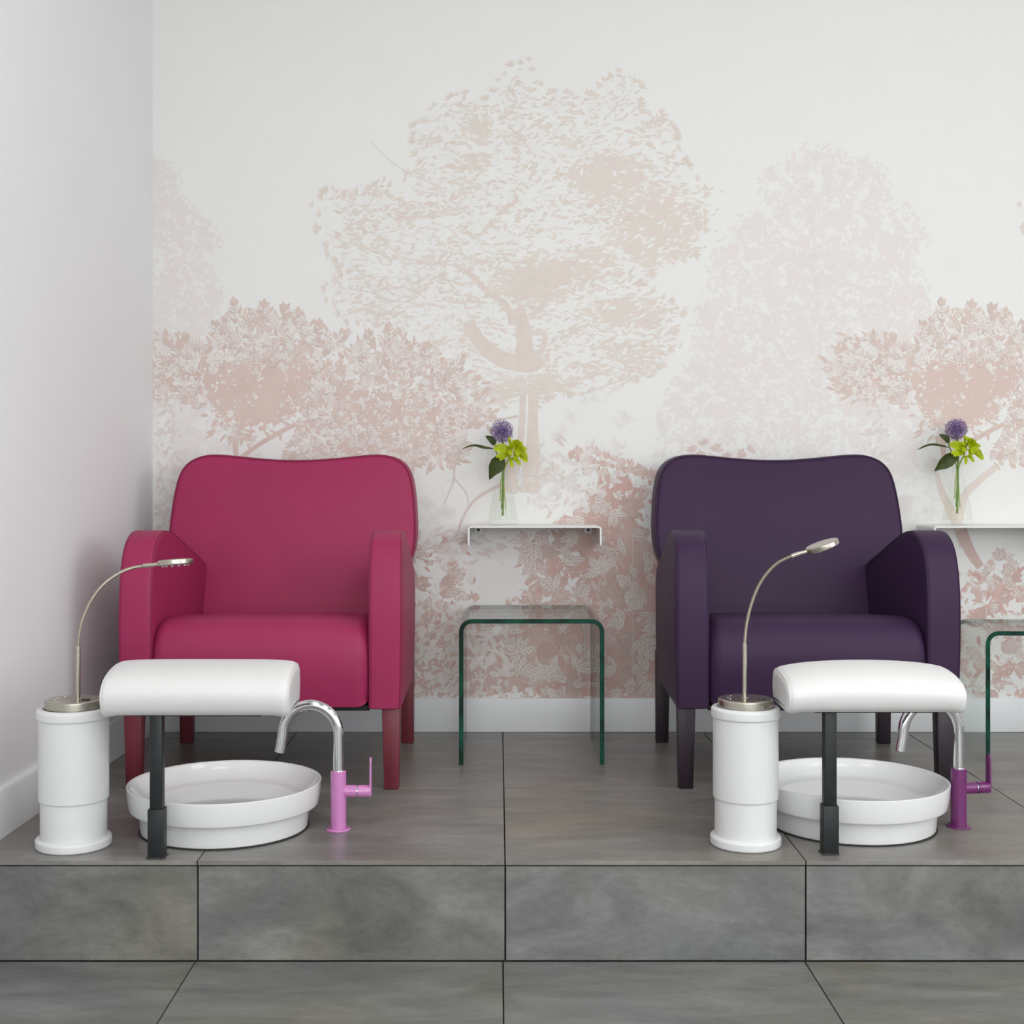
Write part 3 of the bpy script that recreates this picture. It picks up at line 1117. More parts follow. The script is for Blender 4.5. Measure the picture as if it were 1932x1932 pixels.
# ------------------------------------------------------------------ armchairs
def armchair(name, label, leather, pipe, wood, loc, rotz):
    t = thing(name, label, 'armchair', loc, rotz)
    HW = 0.337
    # arms: side profile swept across the thickness, thickening towards the back
    prof = [(0.004, 0.200), (0.0, 0.30), (-0.002, 0.40), (0.0, 0.47), (0.008, 0.525), (0.026, 0.573), (0.060, 0.606), (0.110, 0.622),
            (0.170, 0.619), (0.240, 0.600), (0.320, 0.570), (0.410, 0.535), (0.480, 0.508), (0.500, 0.44), (0.502, 0.32), (0.490, 0.248), (0.462, 0.208), (0.43, 0.197), (0.20, 0.197), (0.012, 0.197)]
    sm = [tuple(p.xy) for p in catmull([(a, b, 0) for a, b in prof[:13]], 4)] + prof[13:]
    for s in (-1, 1):
        def warp(p, s=s):
            k = max(0.0, min(1.0, p.y / 0.42))
            th = 0.078 + 0.030 * k * k
            f = (p.x + HW) / 0.078          # 0 outer .. 1 inner
            x = HW - f * th
            x += 0.004 * math.sin(math.pi * max(0, min(1, (p.z - .2) / .42))) * (1 - f)
            return Vector((s * x, p.y, p.z))
        arm = obj('armrest', loft_x(sm, -HW, -HW + 0.078, 0.011, 0.011, 5, 4, warp), leather, t)
        for edge in (0.003, 0.075):
            line = inset(ccw(sm), 0.0028)
            q = [warp(Vector((-HW + edge, y, z))) for (y, z) in line]
            bmk = tube(q, 0.0016, 6, closed=True)
            obj('piping', bmk, pipe, arm)
    # seat cushion
    sp = [(0.002, 0.204), (-0.006, 0.25), (-0.010, 0.30), (-0.006, 0.345), (0.010, 0.380), (0.040, 0.402), (0.085, 0.410), (0.16, 0.406), (0.26, 0.398), (0.36, 0.388),
          (0.46, 0.378), (0.47, 0.30), (0.47, 0.204), (0.24, 0.204)]
    ssm = [tuple(p.xy) for p in catmull([(a, b, 0) for a, b in sp[:11]], 4)] + sp[11:]

    def crown(p):
        k = 1 - (p.x / 0.262) ** 2
        if p.z > 0.33:
            p.z += 0.006 * k * min(1, (p.z - .33) / .06)
        return p
    seat = obj('seat', loft_x(ssm, -0.262, 0.262, 0.034, 0.034, 7, 12, crown), leather, t)
    line = [(-0.262 + 0.0105, y, z) for (y, z) in inset(ccw(ssm), 0.011)]
    # backrest
    half = [(0.0, 0.803), (0.06, 0.8045), (0.12, 0.809), (0.18, 0.815), (0.225, 0.8185), (0.262, 0.815), (0.292, 0.803), (0.313, 0.784), (0.326, 0.758), (0.335, 0.715), (0.341, 0.655),
            (0.343, 0.595), (0.337, 0.545), (0.320, 0.50), (0.300, 0.45), (0.285, 0.36)]
    out = [(-x, z) for x, z in half[:0:-1]] + half
    out = [tuple(p.xy) for p in catmull([(a, b, 0) for a, b in out], 3)]
    out = ccw(out)

    def lean(x, z, d):
        return Vector((x, 0.425 + (z - 0.36) * 0.275 + d + 0.018 * (1 - min(1, abs(x) / .34) ** 2) * 0, z))
    bm = bmesh.new()
    T = 0.125
    rings = []
    rr = 0.016
    for k in range(0, 7):              # rear rounding
        a = math.pi / 2 * (1 - k / 6)
        rings.append([lean(x, z, T - 0.03 * (1 - math.cos(math.pi / 2 - a))) for x, z in inset(out, 0.03 * (1 - math.cos(a)))])
    rings[0:0] = []
    for k in range(0, 6):              # front rounding
        a = math.pi / 2 * k / 5
        rings.append([lean(x, z, rr * (1 - math.sin(a))) for x, z in inset(out, rr * (1 - math.cos(a)))])
    front = inset(out, rr)
    cx, cz = 0.0, 0.58
    for s in (0.985, 0.95, 0.88, 0.76, 0.6, 0.42, 0.2):
        rings.append([lean(cx + (x - cx) * s, cz + (z - cz) * s, -0.016 * (1 - s ** 2.2)) for x, z in front])
    R_ = [[bm.verts.new(p) for p in r] for r in rings]
    n = len(out)
    for a, b in zip(R_, R_[1:]):
        for i in range(n):
            bm.faces.new((a[i], a[(i + 1) % n], b[(i + 1) % n], b[i]))
    bm.faces.new(R_[0][::-1])
    cv = bm.verts.new(lean(cx, cz, -0.016))
    for i in range(n):
        bm.faces.new((R_[-1][i], R_[-1][(i + 1) % n], cv))
    back = obj('backrest', bm, leather, t)
    q = [lean(x, z, 0.0045) for x, z in inset(out, 0.003)]
    obj('piping', tube(q, 0.0020, 6, closed=True), pipe, back)
    q = [lean(x, z, T - 0.020) for x, z in inset(out, 0.002)]
    obj('piping', tube(q, 0.0020, 6, closed=True), pipe, back)
    obj('seat_base', boxm(-0.262, 0.262, 0.012, 0.49, 0.1935, 0.206, bev=0.002), 'lining', t)
    obj('back_panel', boxm(-0.330, 0.330, 0.478, 0.607, 0.225, 0.46, bev=0.02), leather, t)
    for s in (-1, 1):
        a, b = sorted((s * 0.334, s * 0.290))
        c, d = sorted((s * 0.330, s * 0.295))
        obj('leg', taper_leg((a, b, 0.022, 0.066), (c, d, 0.028, 0.062), 0.0, 0.199), wood, t)
        a, b = sorted((s * 0.332, s * 0.292))
        c, d = sorted((s * 0.331, s * 0.296))
        obj('leg', taper_leg((a, b, 0.565, 0.606), (c, d, 0.572, 0.606), 0.0, 0.262), wood, t)
    return t


armchair('armchair', 'magenta leather armchair beside the plain white wall', 'magenta', 'magenta_pipe', 'magenta_wood', (-0.571, 3.150, PZ), 0)
armchair('armchair', 'dark purple leather armchair with blackish legs', 'purple', 'purple_pipe', 'purple_wood', (0.767, 3.150, PZ), R(-1.2))


# ------------------------------------------------------------------ foot basins
def basin(label, x, y, rs=1.0):
    t = thing('foot_basin', label, 'basin', (x, y, PZ), group='foot basins')
    pr = [(0.0, 0.049), (0.184, 0.049), (0.2010, 0.049), (0.2052, 0.072), (0.207, 0.1), (0.2035, 0.1005), (0.199, 0.099), (0.190, 0.085), (0.165, 0.064), (0.11, 0.0555), (0.0, 0.054)]
    rad = [0, 0, 0.005, 0.012, 0.0022, 0.0022, 0.006, 0.02, 0.03, 0.04, 0]
    pr = [(r * rs, z) for r, z in rounded_prof(pr, rad, 6)]
    obj('bowl', lathe(pr, 128), 'ceramic', t)
    pl = rounded_prof([(0.0, 0.0025), (0.178, 0.0025), (0.180, 0.030), (0.180, 0.0492), (0.0, 0.0492)], [0, .002, .003, 0, 0])
    obj('plinth', lathe([(r * rs, z) for r, z in pl], 128), 'ceramic', t)
    obj('sealant', lathe([(0, 0.0), (0.1810 * rs, 0.0), (0.1804 * rs, 0.0028), (0, 0.0028)], 96), 'sealant', t)


basin('round white foot basin in front of the magenta armchair', -0.591, 2.844, 1.0)
basin('round white foot basin in front of the dark purple armchair', 0.770, 2.871, 1.0)


# ------------------------------------------------------------------ white pedestals with lamps
def pedestal(label, x, y, rs, h):
    t = thing('lamp_pedestal', label, 'pedestal', (x, y, PZ), group='white cylindrical lamp pedestals')
    S = lambda pts: [(r * rs, z) for r, z in pts]
    obj('foot_ring', lathe(S(rounded_prof([(0, 0), (0.076, 0), (0.0785, 0.003), (0.0785, 0.019), (0.068, 0.021), (0, 0.021)], [0, .002, .003, .007, 0, 0])), 80), 'plastic', t)
    obj('lower_cylinder', lathe(S([(0, 0.02), (0.0685, 0.02), (0.0685, 0.102), (0, 0.102)]), 80), 'plastic', t)
    obj('upper_cylinder', lathe(S(rounded_prof([(0, 0.0955), (0.0705, 0.0955), (0.0722, 0.098), (0.0722, h - 0.018), (0, h - 0.018)], [0, .001, .002, 0, 0])), 80), 'plastic', t)
    obj('cap_ring', lathe(S(rounded_prof([(0, h - 0.0235), (0.073, h - 0.0235), (0.0765, h - 0.021), (0.0765, h - 0.004), (0.070, h), (0.0625, h - 0.001), (0.0622, h - 0.004), (0, h - 0.004)],
                                         [0, .002, .003, .006, .004, .001, 0, 0])), 80), 'plastic', t)
    return t


H_PED = 0.285
pedestal('white cylindrical pedestal next to the plain white wall', -0.873, 2.704, 0.97, H_PED)
pedestal('white cylindrical pedestal in front of the dark purple armchair', 0.511, 2.715, 0.925, H_PED)


def frame_from(x_axis, up):
    x = x_axis.normalized()
    z = (up - x * up.dot(x)).normalized()
    y = z.cross(x)
    return Matrix((x, y, z)).transposed()


def lamp(label, x, y, rs, neck, head, head_dir, head_up, headr):
    """neck: picture positions of the flexible arm, at the lamp's own distance"""
    t = thing('gooseneck_lamp', label, 'lamp', (x, y, PZ + H_PED - 0.004), group='brushed nickel gooseneck lamps')
    o = Vector(t.location)
    b = obj('base', lathe([(r * rs, z) for r, z in rounded_prof([(0, 0), (0.061, 0), (0.061, 0.0185), (0.058, 0.020), (0, 0.0205)], [0, 0, .002, .002, 0])], 80), 'nickel', t)
    for i in range(3):
        a = 2.4 + i * 0.55
        obj('screw', lathe([(0, .0202), (.0014, .0202), (.0012, .0212), (0, .0214)], 10), 'chrome', b, loc=(0.036 * math.cos(a), 0.036 * math.sin(a), 0))
    obj('switch', boxm(0.022, 0.038, -0.0205, -0.0105, 0.0198, 0.0228, bev=0.0015), 'switch', b)
    pts = [P(u, v, y) - o for u, v in neck]
    obj('post', tube([Vector((pts[0].x, pts[0].y, 0.019)), Vector((pts[0].x, pts[0].y, 0.03)), pts[0], pts[0] + Vector((0, 0, .0012))], [0.0050, 0.0050, 0.0050, 0.0040], 20), 'nickel', t)
    obj('collar', lathe([(0, 0.0198), (0.0085, 0.0198), (0.0085, 0.0212), (0.0062, 0.0226), (0, 0.0226)], 28, center=(pts[0].x, pts[0].y)), 'nickel', t)
    cur = catmull(pts, 40)
    # ribbed hose: resample at equal steps, alternating radius
    acc = [0.0]
    for a, c in zip(cur, cur[1:]):
        acc.append(acc[-1] + (c - a).length)
    nst = int(acc[-1] / 0.00085)
    path, rad, j = [], [], 0
    for k in range(nst + 1):
        s = acc[-1] * k / nst
        while j < len(acc) - 2 and acc[j + 1] < s:
            j += 1
        f = (s - acc[j]) / max(1e-9, acc[j + 1] - acc[j])
        path.append(cur[j].lerp(cur[j + 1], f))
        rad.append(0.0037 if k % 2 else 0.0030)
    obj('gooseneck', tube(path, rad, 12), 'nickel', t)
    end = pts[-1]
    hc = P(*head, y) - o
    d = Vector(head_dir).normalized()
    rim = hc - d * headr
    obj('connector', tube([end - d * 0.006, end + d * 0.010, end + d * 0.0101, rim + d * 0.004], [0.0046, 0.0046, 0.0040, 0.0036], 20), 'nickel', t)
    Mx = frame_from(d, Vector(head_up)).to_4x4()
    Mx.translation = hc
    bm = lathe(rounded_prof([(0, -0.0062), (headr * 0.86, -0.0062), (headr, -0.0050), (headr, 0.0050), (headr * 0.93, 0.0062), (0, 0.0066)], [0, .002, .002, .002, .002, 0]), 64)
    bm.transform(Mx)
    hd = obj('lamp_head', bm, 'nickel', t)
    for k in range(12):
        a = 2 * math.pi * k / 12
        bm = lathe([(0, -0.0076), (0.0022, -0.0071), (0.0032, -0.0058), (0, -0.0058)], 12, center=(headr * .72 * math.cos(a), headr * .72 * math.sin(a)))
        bm.transform(Mx)
        obj('led', bm, 'led', hd)


lamp('gooseneck lamp in front of the magenta armchair, its neck bent low', -0.873, 2.704, 0.95,
     [(147, 1220), (149.5, 1195), (157, 1165), (172, 1133), (194, 1104), (222, 1083), (248, 1072), (276, 1067)], (331, 1061.5), (1, 0, 0.08), (-0.08, 0.09, 1), 0.0362)
lamp('gooseneck lamp reaching up in front of the dark purple armchair', 0.511, 2.715, 0.93,
     [(1405, 1215), (1408, 1182), (1416, 1145), (1429, 1110), (1446, 1083), (1468, 1062), (1498, 1047.5)], (1551.5, 1030), (1, 0, 0.36), (-0.33, -0.03, 1), 0.0345)


# ------------------------------------------------------------------ footrests
def footrest(label, x0, x1, yf, ztop, zbot, postx, posty, arch):
    t = thing('footrest', label, 'footrest', ((x0 + x1) / 2, posty, PZ), group='white cushioned footrests')
    o = Vector(t.location)
    cxm = (x0 + x1) / 2
    hh = ztop - zbot
    pr = [(0.014, 0.0), (0.003, 0.10), (-0.005, 0.28), (-0.006, 0.48), (0.004, 0.66), (0.024, 0.81), (0.060, 0.925), (0.108, 0.995), (0.134, 0.975), (0.150, 0.88), (0.156, 0.66), (0.157, 0.40), (0.150, 0.14), (0.140, 0.0)]
    pl = [tuple(p.xy) for p in catmull([(y, zbot + z * hh, 0) for y, z in pr], 4)] + [(0.11, zbot), (0.05, zbot)]
    pl = ccw(pl)
    hw = (x1 - x0) / 2

    def warp(p):
        k = p.x / hw
        q = Vector((p.x, p.y + yf - o.y, p.z - (arch * k * k + 0.006 * k ** 6) * max(0, (p.z - zbot) / hh)))
        # gathered fabric tucks at the lower corners
        e = max(0.0, (abs(k) - 0.86) / 0.14)
        lowz = max(0.0, 1 - (p.z - zbot) / (0.30 * hh))
        q.z -= 0.006 * e * lowz * (1 if p.y < 0.08 else .4)
        return q
    cu = obj('cushion', loft_x(pl, -hw, hw, 0.015, 0.015, 7, 18, warp), 'vinyl', t)
    for s in (-1, 1):
        q = [warp(Vector((s * (hw - 0.0045), y, z))) for y, z in inset(pl, 0.0040)]
        obj('seam', tube(q, 0.0014, 6, closed=True), 'vinyl', cu)
        # tucked corner of the cover
        bm = bmesh.new()
        bmesh.ops.create_icosphere(bm, subdivisions=3, radius=1)
        for v_ in bm.verts:
            f = 1 + 0.16 * math.sin(v_.co.x * 7 + v_.co.z * 5) * math.cos(v_.co.y * 5)
            v_.co = Vector((s * (hw - 0.019) + v_.co.x * 0.010 * f, yf - o.y + 0.022 + v_.co.y * 0.010 * f, zbot + 0.0025 + v_.co.z * 0.0062 * f))
        obj('cover_tuck', bm, 'vinyl', cu)
    px = postx - cxm
    obj('mounting_plate', boxm(-hw + 0.06, hw - 0.06, yf - o.y + 0.025, yf - o.y + 0.125, zbot - 0.004, zbot + 0.004, bev=0.001), 'post', t)
    obj('post', boxm(px - 0.0125, px + 0.0125, 0.003, 0.028, 0.085, zbot + 0.002, bev=0.003), 'post', t)
    sl = obj('sleeve', boxm(px - 0.0158, px + 0.0158, 0, 0.031, 0.0, 0.098, bev=0.0018), 'post', t)
    # rough mortar where the sleeve goes through the tile
    bm = bmesh.new()
    n = 26
    rr_ = random.Random(int(postx * 1000))
    ring0, ring1 = [], []
    for k in range(n):
        a = 2 * math.pi * k / n
        c, s = math.cos(a), math.sin(a)
        m = max(abs(c), abs(s))
        d0 = 0.0155 / m + rr_.uniform(.0015, .0055)
        ring0.append(bm.verts.new((px + c * d0, 0.0155 + s * min(d0, 0.0235), 0.0003)))
        ring1.append(bm.verts.new((px + c * .0152 / m, 0.0155 + s * .0152 / m, 0.0035 + rr_.uniform(-.001, .0015))))
    for k in range(n):
        bm.faces.new((ring0[k], ring0[(k + 1) % n], ring1[(k + 1) % n], ring1[k]))
    bm.faces.new(ring1)
    bm.faces.new(ring0[::-1])
    obj('mortar', bm, 'grout', sl)


footrest('white cushioned footrest on a dark post in front of the magenta armchair', -0.788, -0.412, 2.590, 0.382, 0.2855, -0.680, 2.606, 0.0)
footrest('white cushioned footrest on a dark post in front of the dark purple armchair', 0.573, 0.930, 2.602, 0.379, 0.290, 0.667, 2.632, 0.011)


# ------------------------------------------------------------------ taps
def tap(label, x, y, rotz, mat, spout):
    t = thing('basin_tap', label, 'tap', (x, y, PZ), group='swan neck taps')
    obj('flange', lathe(rounded_prof([(0, 0), (0.026, 0), (0.0265, 0.002), (0.0235, 0.0042), (0, 0.0042)], [0, .0008, .001, .001, 0]), 56), mat, t)
    obj('body', lathe(rounded_prof([(0, 0.004), (0.0168, 0.004), (0.0168, 0.126), (0.0150, 0.1272), (0, 0.1272)], [0, 0, .001, .0006, 0]), 56), mat, t)
    ro = 0.0115
    arc = [Vector((0, 0, 0.124)), Vector((0, 0, 0.16)), Vector((0, 0, 0.198))]
    rad, cz = spout
    for k in range(1, 25):
        a = math.pi * k / 24
        arc.append(Vector((-rad + rad * math.cos(a), 0, cz + rad * 1.05 * math.sin(a))))
    arc[2].z = min(arc[2].z, cz)
    arc.append(Vector((-2 * rad - 0.003, 0, cz - 0.02)))
    arc.append(Vector((-2 * rad - 0.0065, 0, cz - 0.038)))
    sp = obj('spout', tube(arc, ro, 28), 'chrome', t)
    a, b = arc[-2], arc[-1]
    d = (b - a).normalized()
    obj('aerator', tube([b - d * 0.002, b + d * 0.0012], [ro * 0.8, ro * 0.8], 24), 'dark_hole', sp)
    obj('neck_ring', lathe([(ro, 0.1262), (0.0142, 0.1262), (0.0138, 0.1282), (ro, 0.1290)], 48), 'chrome', sp)
    hz = 0.083
    obj('valve', tube([Vector((0.010, 0, hz)), Vector((0.0392, 0, hz)), Vector((0.0398, 0, hz))], [0.0128, 0.0128, 0.0118], 36), mat, t)
    obj('valve_ring', tube([Vector((0.038, 0, hz)), Vector((0.0430, 0, hz))], 0.0108, 36), 'chrome', t)
    hnd = thing_part = obj('handle', tube([Vector((0.0420, 0, hz)), Vector((0.0427, 0, hz)), Vector((0.068, 0, hz)), Vector((0.0695, 0, hz))], [0.0117, 0.0128, 0.0128, 0.0118], 36), mat, t)
    # lever: a slim upright blade with a rounded top
    bm = bmesh.new()
    pr = [(-0.0085, hz - 0.010), (0.0085, hz - 0.010), (0.0095, hz), (0.0075, hz + 0.05)] + [(0.0075 * math.cos(a), hz + 0.0655 + 0.0075 * math.sin(a)) for a in [math.pi * k / 8 for k in range(9)]] + [(-0.0075, hz + 0.05), (-0.0095, hz)]
    lo_ = [bm.verts.new((0.0675, y_, z_)) for y_, z_ in pr]
    hi_ = [bm.verts.new((0.0712, y_, z_)) for y_, z_ in pr]
    m = len(pr)
    for i in range(m):
        bm.faces.new((lo_[i], lo_[(i + 1) % m], hi_[(i + 1) % m], hi_[i]))
    bm.faces.new(lo_[::-1])
    bm.faces.new(hi_)
    bmesh.ops.bevel(bm, geom=[e for e in bm.edges if abs(e.verts[0].co.x - e.verts[1].co.x) < 1e-6], offset=0.0008, segments=2, affect='EDGES')
    obj('lever', bm, mat, hnd)
    t.rotation_euler = (0, 0, rotz)


tap('swan neck tap with a pale pink body beside the white basin', -0.343, 2.822, 0, 'pink_enamel', (0.0600, 0.205))
tap('swan neck tap with a deep plum body near the glass table', 0.997, 2.846, R(9), 'plum_enamel', (0.0640, 0.206))


# ------------------------------------------------------------------ bent glass tables
def glass_table(label, x0, x1, y0, y1, h, rotz):
    cx, cy = (x0 + x1) / 2, (y0 + y1) / 2
    th, ro = 0.0118, 0.034
    w = (x1 - x0) / 2
    outl, inn = [], []

    def side(s, r, off):
        pts = [(s * (w - off), 0.0)]
        for k in range(9):
            a = math.pi / 2 * k / 8
            pts.append((s * (w - off - r + r * math.cos(a)), h - off - r + r * math.sin(a)))
        return pts
    outl = side(-1, ro, 0) + side(1, ro, 0)[::-1]
    inn = side(-1, ro - th, th) + side(1, ro - th, th)[::-1]
    bm = bmesh.new()
    n = len(outl)
    O0 = [bm.verts.new((x, y0 - cy, z)) for x, z in outl]
    O1 = [bm.verts.new((x, y1 - cy, z)) for x, z in outl]
    I0 = [bm.verts.new((x, y0 - cy, z)) for x, z in inn]
    I1 = [bm.verts.new((x, y1 - cy, z)) for x, z in inn]
    edge = []
    for i in range(n - 1):
        bm.faces.new((O0[i], O0[i + 1], O1[i + 1], O1[i]))
        bm.faces.new((I0[i], I1[i], I1[i + 1], I0[i + 1]))
        edge.append(bm.faces.new((O0[i], I0[i], I0[i + 1], O0[i + 1])))
        edge.append(bm.faces.new((O1[i], O1[i + 1], I1[i + 1], I1[i])))
    edge.append(bm.faces.new((O0[0], O1[0], I1[0], I0[0])))
    edge.append(bm.faces.new((O0[-1], I0[-1], I1[-1], O1[-1])))
    for f in edge:
        f.material_index = 1
    o = obj('glass_side_table', bm, ['glass', 'glass_edge'], None, loc=(cx, cy, PZ), rot=(0, 0, rotz))
    tag(o, label, 'table', 'bent glass side tables')


glass_table('bent clear glass side table standing between the two armchairs', -0.103, 0.2785, 3.449, 3.812, 0.3825, 0)
glass_table('bent clear glass side table cut off at the right edge', 1.296, 1.640, 3.466, 3.752, 0.3480, R(-3))


# ------------------------------------------------------------------ wall shelves
def shelf(label, x0, x1, yf, ztop, hgt):
    t = thing('wall_shelf', label, 'shelf', ((x0 + x1) / 2, WY - 0.0025, ztop), group='white bent metal wall shelves')
    w = (x1 - x0) / 2
    th, ro = 0.0048, 0.010
    d = yf - (WY - 0.0025)

    def path(off, r):
        pts = []
        pts.append((-(w - off), -hgt))
        for k in range(7):
            a = math.pi - math.pi / 2 * k / 6
            pts.append((-(w - off - r) + r * math.cos(a), -off - r + r * math.sin(a)))
        for k in range(7):
            a = math.pi / 2 - math.pi / 2 * k / 6
            pts.append(((w - off - r) + r * math.cos(a), -off - r + r * math.sin(a)))
        pts.append((w - off, -hgt))
        return pts
    A, B = path(0, ro), path(th, ro - th)
    bm = bmesh.new()
    V = [[bm.verts.new((x, y, z)) for x, z in q] for q, y in ((A, d), (A, 0), (B, d), (B, 0))]
    n = len(A)
    for i in range(n - 1):
        bm.faces.new((V[0][i], V[0][i + 1], V[1][i + 1], V[1][i]))
        bm.faces.new((V[2][i], V[3][i], V[3][i + 1], V[2][i + 1]))
        bm.faces.new((V[0][i], V[2][i], V[2][i + 1], V[0][i + 1]))
        bm.faces.new((V[1][i], V[1][i + 1], V[3][i + 1], V[3][i]))
    for i in (0, n - 1):
        bm.faces.new((V[0][i], V[1][i], V[3][i], V[2][i]))
    obj('board', bm, 'shelf', t)
    for s in (-1, 1):
        tb = obj('fixing_tab', boxm(s * (w - 0.028) - 0.012, s * (w - 0.028) + 0.012, -0.0035, -0.0008, -0.0265, -0.0045, bev=0.001), 'shelf', t)
        obj('screw', lathe([(0, -.0012), (.0040, -.0012), (.0044, 0), (.0015, .0014), (0, .0014)], 14), 'dark_hole', tb, loc=(s * (w - 0.028), -0.0042, -0.0170), rot=(R(90), 0, 0))


SH_Y, SH_Z = 3.742, PZ + 0.6145
shelf('white bent metal wall shelf between the two armchairs', -0.0865, 0.2945, SH_Y, SH_Z, 0.0545)
shelf('white bent metal wall shelf behind the right arm of the purple armchair', 1.2405, 1.6215, SH_Y, SH_Z, 0.0545)


# ------------------------------------------------------------------ flowers in clear vases
def leaf_surface(path, widths, up, fold=0.25, thick=0.0004):
    """leaf blade along a 3D path, a shallow V fold along the midrib"""
    q = catmull(path, 6)
    n = len(q)
    bm = bmesh.new()
    rows_ = []
    W = np.interp(np.linspace(0, 1, n), np.linspace(0, 1, len(widths)), widths)
    for i in range(n):
        tg = (q[min(i + 1, n - 1)] - q[max(i - 1, 0)]).normalized()
        side = tg.cross(Vector(up)).normalized()
        nn = side.cross(tg).normalized()
        w = max(W[i], 0.0002) / 2
        rows_.append([bm.verts.new(q[i] + side * w * k + nn * (fold * w * abs(k) ** 1.4)) for k in (-1, -.5, 0, .5, 1)])
    for a, b in zip(rows_, rows_[1:]):
        for k in range(4):
            bm.faces.new((a[k], a[k + 1], b[k + 1], b[k]))
    r = bmesh.ops.solidify(bm, geom=list(bm.faces), thickness=thick)
    return bm


FD = 3.822


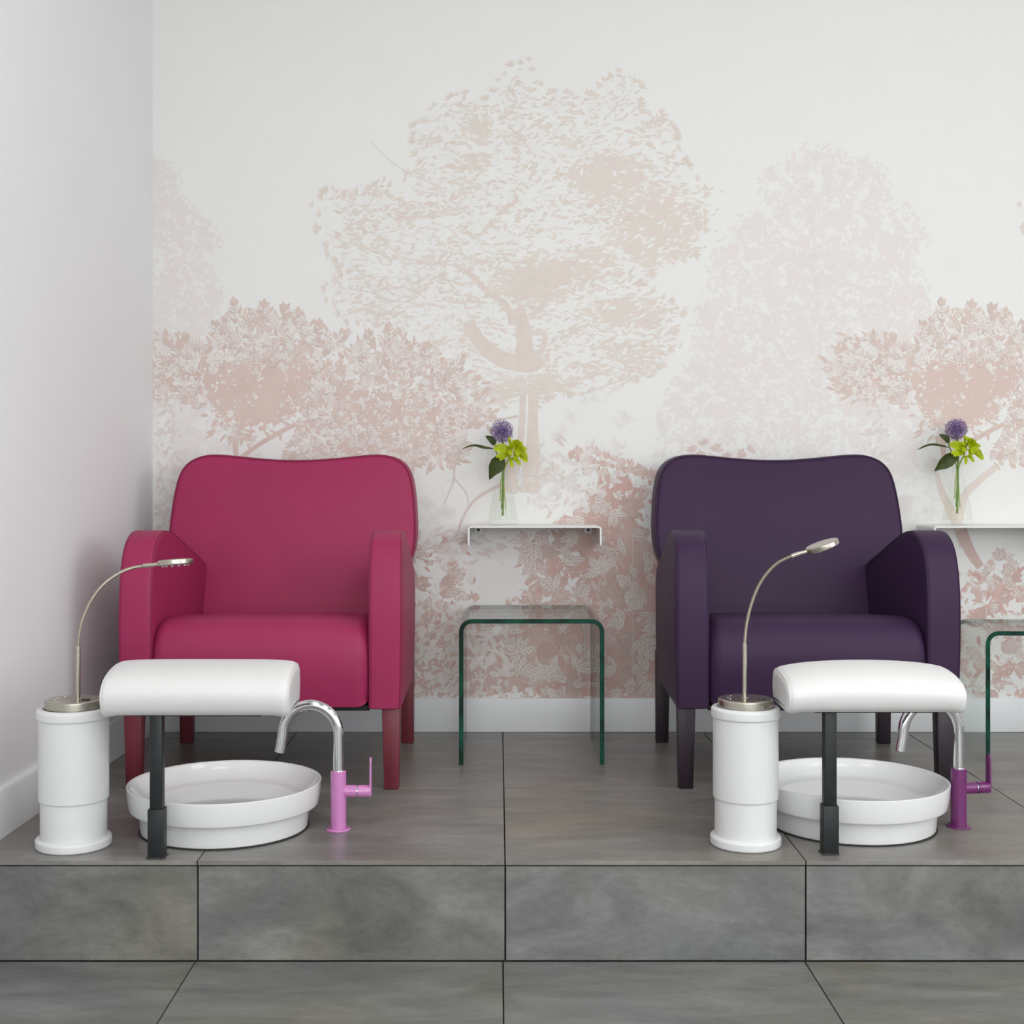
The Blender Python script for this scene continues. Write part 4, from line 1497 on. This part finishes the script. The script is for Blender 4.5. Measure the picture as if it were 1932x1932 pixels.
def bouquet(du, dv, where, right):
    """du,dv shift the second arrangement; every flower is its own thing standing in the vase"""
    Q = lambda u, v, D=FD: P(u + du, v + dv, D)
    zb = SH_Z + 0.0004
    cx = Q(949, 980).x
    # vase: conical flask
    t = thing('glass_vase', 'clear glass vase on the white shelf ' + where, 'vase', (cx, FD, zb), group='clear glass vases')
    outer = [(0, 0), (0.040, 0), (0.0435, 0.004), (0.0425, 0.012), (0.036, 0.060), (0.024, 0.110), (0.0150, 0.145), (0.0135, 0.158), (0.0165, 0.172)]
    inner = [(0.0155, 0.172), (0.0125, 0.158), (0.0140, 0.145), (0.0230, 0.110), (0.0350, 0.060), (0.0410, 0.016), (0.0, 0.016)]
    obj('flask', lathe(rounded_prof(outer, [0, 0, .003, .004, .01, .01, .01, .005, 0], 4) + inner, 56), 'vase', t)
    obj('water', lathe([(0, 0.0165), (0.0402, 0.0165), (0.0344, 0.060), (0.0296, 0.080), (0, 0.080)], 48), 'water', t)

    # violet allium
    t = thing('allium', 'round violet flower in the vase ' + where, 'flower', (cx, FD, zb + 0.024), group='violet globe flowers')
    o = Vector(t.location)
    hc = Q(947, 814, FD - 0.004) - o
    path = [Q(948.5, 973) - o, Q(949.5, 930) - o, Q(950, 880) - o, Q(949.5, 850) - o, hc]
    obj('stem', tube(catmull(path, 6), 0.0029, 10), 'stem', t)
    bm = bmesh.new()
    rb = 0.0345 if not right else 0.0325
    rr_ = random.Random(5 + right)
    N = 230
    for i in range(N):
        zc = 1 - 2 * (i + .5) / N
        ph = i * 2.399963
        d = Vector((math.sqrt(1 - zc * zc) * math.cos(ph), math.sqrt(1 - zc * zc) * math.sin(ph), zc))
        rr2 = rb * rr_.uniform(.80, 1.02)
        p1 = hc + d * rr2
        ax = d.orthogonal().normalized()
        ay = d.cross(ax)
        a0 = rr_.uniform(0, 6)
        # pedicel
        for k in range(3):
            pass
        e = ax * 0.00035
        f = ay * 0.00035
        q = [bm.verts.new(hc + d * 0.006 + e), bm.verts.new(hc + d * 0.006 - e * .5 + f), bm.verts.new(hc + d * 0.006 - e * .5 - f)]
        q2 = [bm.verts.new(p1 + e), bm.verts.new(p1 - e * .5 + f), bm.verts.new(p1 - e * .5 - f)]
        for k in range(3):
            bm.faces.new((q[k], q[(k + 1) % 3], q2[(k + 1) % 3], q2[k]))
        # six narrow petals
        for k in range(6):
            a = a0 + k * math.pi / 3
            dr = math.cos(a) * ax + math.sin(a) * ay
            tn = -math.sin(a) * ax + math.cos(a) * ay
            L = rr_.uniform(.0036, .0052)
            v1 = bm.verts.new(p1)
            v2 = bm.verts.new(p1 + dr * L * .5 + tn * .0008 + d * .0006)
            v3 = bm.verts.new(p1 + dr * L + d * .0016)
            v4 = bm.verts.new(p1 + dr * L * .5 - tn * .0008 + d * .0006)
            bm.faces.new((v1, v2, v3, v4))
    fh = obj('flower_head', mesh_of(bm, smooth=False), 'allium', t)
    fh['kind'] = 'stuff'

    # lime green blossom
    t = thing('lime_blossom', 'lime green blossom in the vase ' + where, 'flower', (cx + 0.002, FD - 0.004, zb + 0.024), group='lime green blossoms')
    o = Vector(t.location)
    c = Q(962, 862, FD - 0.012) - o
    obj('stem', tube(catmull([Q(944, 945) - o, Q(945, 915) - o, Q(950, 885) - o, c], 6), [0.0019] * 19, 8), 'pale_stem', t)
    obj('stem', tube(catmull([Q(954, 962) - o, Q(952, 930) - o, Q(951, 890) - o, c], 6), [0.0013] * 19, 8), 'pale_stem', t)
    pet = [((962, 852), (935, 846), .022), ((960, 860), (938, 862), .014), ((965, 850), (962, 858), .012), ((972, 848), (968, 832), .012), ((974, 846), (985, 838), .015),
           ((976, 850), (977, 860), .014), ((976, 848), (992, 848), .012), ((980, 852), (992, 862), .015), ((975, 858), (972, 866), .013), ((980, 858), (993, 870), .016),
           ((966, 846), (960, 840), .012), ((970, 842), (979, 833), .013), ((968, 866), (981, 876), .010), ((962, 866), (966, 881), .009), ((955, 862), (944, 868), .010), ((962, 840), (961, 826), .007),
           ((972, 854), (984, 856), .013)]
    for (a, b, w), k in zip(pet, range(99)):
        if right:      # the second arrangement turns its petals a little
            b = (b[0] + rr_.uniform(-3, 4), b[1] + rr_.uniform(-4, 2))
        D0 = FD - 0.014 - 0.0012 * (k % 6)
        p0, p2 = Q(*a, D0) - o, Q(*b, D0 - 0.008 - 0.004 * (k % 3)) - o
        d = p2 - p0
        p0, p2 = p0 - d * .22, p2 + d * .12
        p1 = (p0 + p2) / 2 + Vector((0, -0.004, 0.0035))
        obj('petal', leaf_surface([p0, p1, p2], [0.2 * w, .95 * w, 1.25 * w, 1.1 * w, .4 * w], (0.1, -1, 0.35), 0.3), 'lime', t)

    # sprig of dark leaves
    t = thing('leaf_sprig', 'sprig of dark green leaves in the vase ' + where, 'leaf sprig', (cx - 0.003, FD + 0.004, zb + 0.024), group='dark green leaf sprigs')
    o = Vector(t.location)
    obj('stem', tube(catmull([Q(946, 960) - o, Q(948, 920) - o, Q(947, 885) - o, Q(940, 862) - o, Q(934, 848) - o, Q(933, 838) - o], 5), [0.0016] * 26, 8), 'stem', t)
    if right:
        L3 = [[(952, 862), (935, 870), (918, 882), (905, 893)], [0.004, .030, .040, .034, .014, .001]]
        L1 = [[(933, 840), (926, 830), (914, 824)], [0.003, .017, .019, .012, .001]]
        L2 = [[(934, 849), (915, 845), (895, 844), (873, 853)], [0.003, .013, .017, .013, .009, .001]]
    else:
        L3 = [[(950, 862), (941, 872), (931, 888), (923.5, 905)], [0.004, .034, .047, .040, .018, .001]]
        L1 = [[(933, 840), (928, 830), (916, 822.5)], [0.003, .018, .021, .013, .001]]
        L2 = [[(932, 847), (912, 845), (893, 841), (871, 847.5)], [0.003, .014, .020, .014, .010, .001]]
    for (pp, ww), dd, up in ((L3, -0.012, (0.35, -1, 0.15)), (L1, 0.0, (0.2, -1, 0.1)), (L2, -0.006, (0.1, -0.55, 1))):
        m = len(pp)
        pts = [Q(u, v, FD + dd - 0.004 * math.sin(math.pi * i / (m - 1))) - o for i, (u, v) in enumerate(pp)]
        obj('leaf', leaf_surface(pts, ww, up, 0.22), 'leaf', t)


bouquet(0, 0, 'between the two armchairs', 0)
bouquet(857.5, -4, 'at the far right', 1)
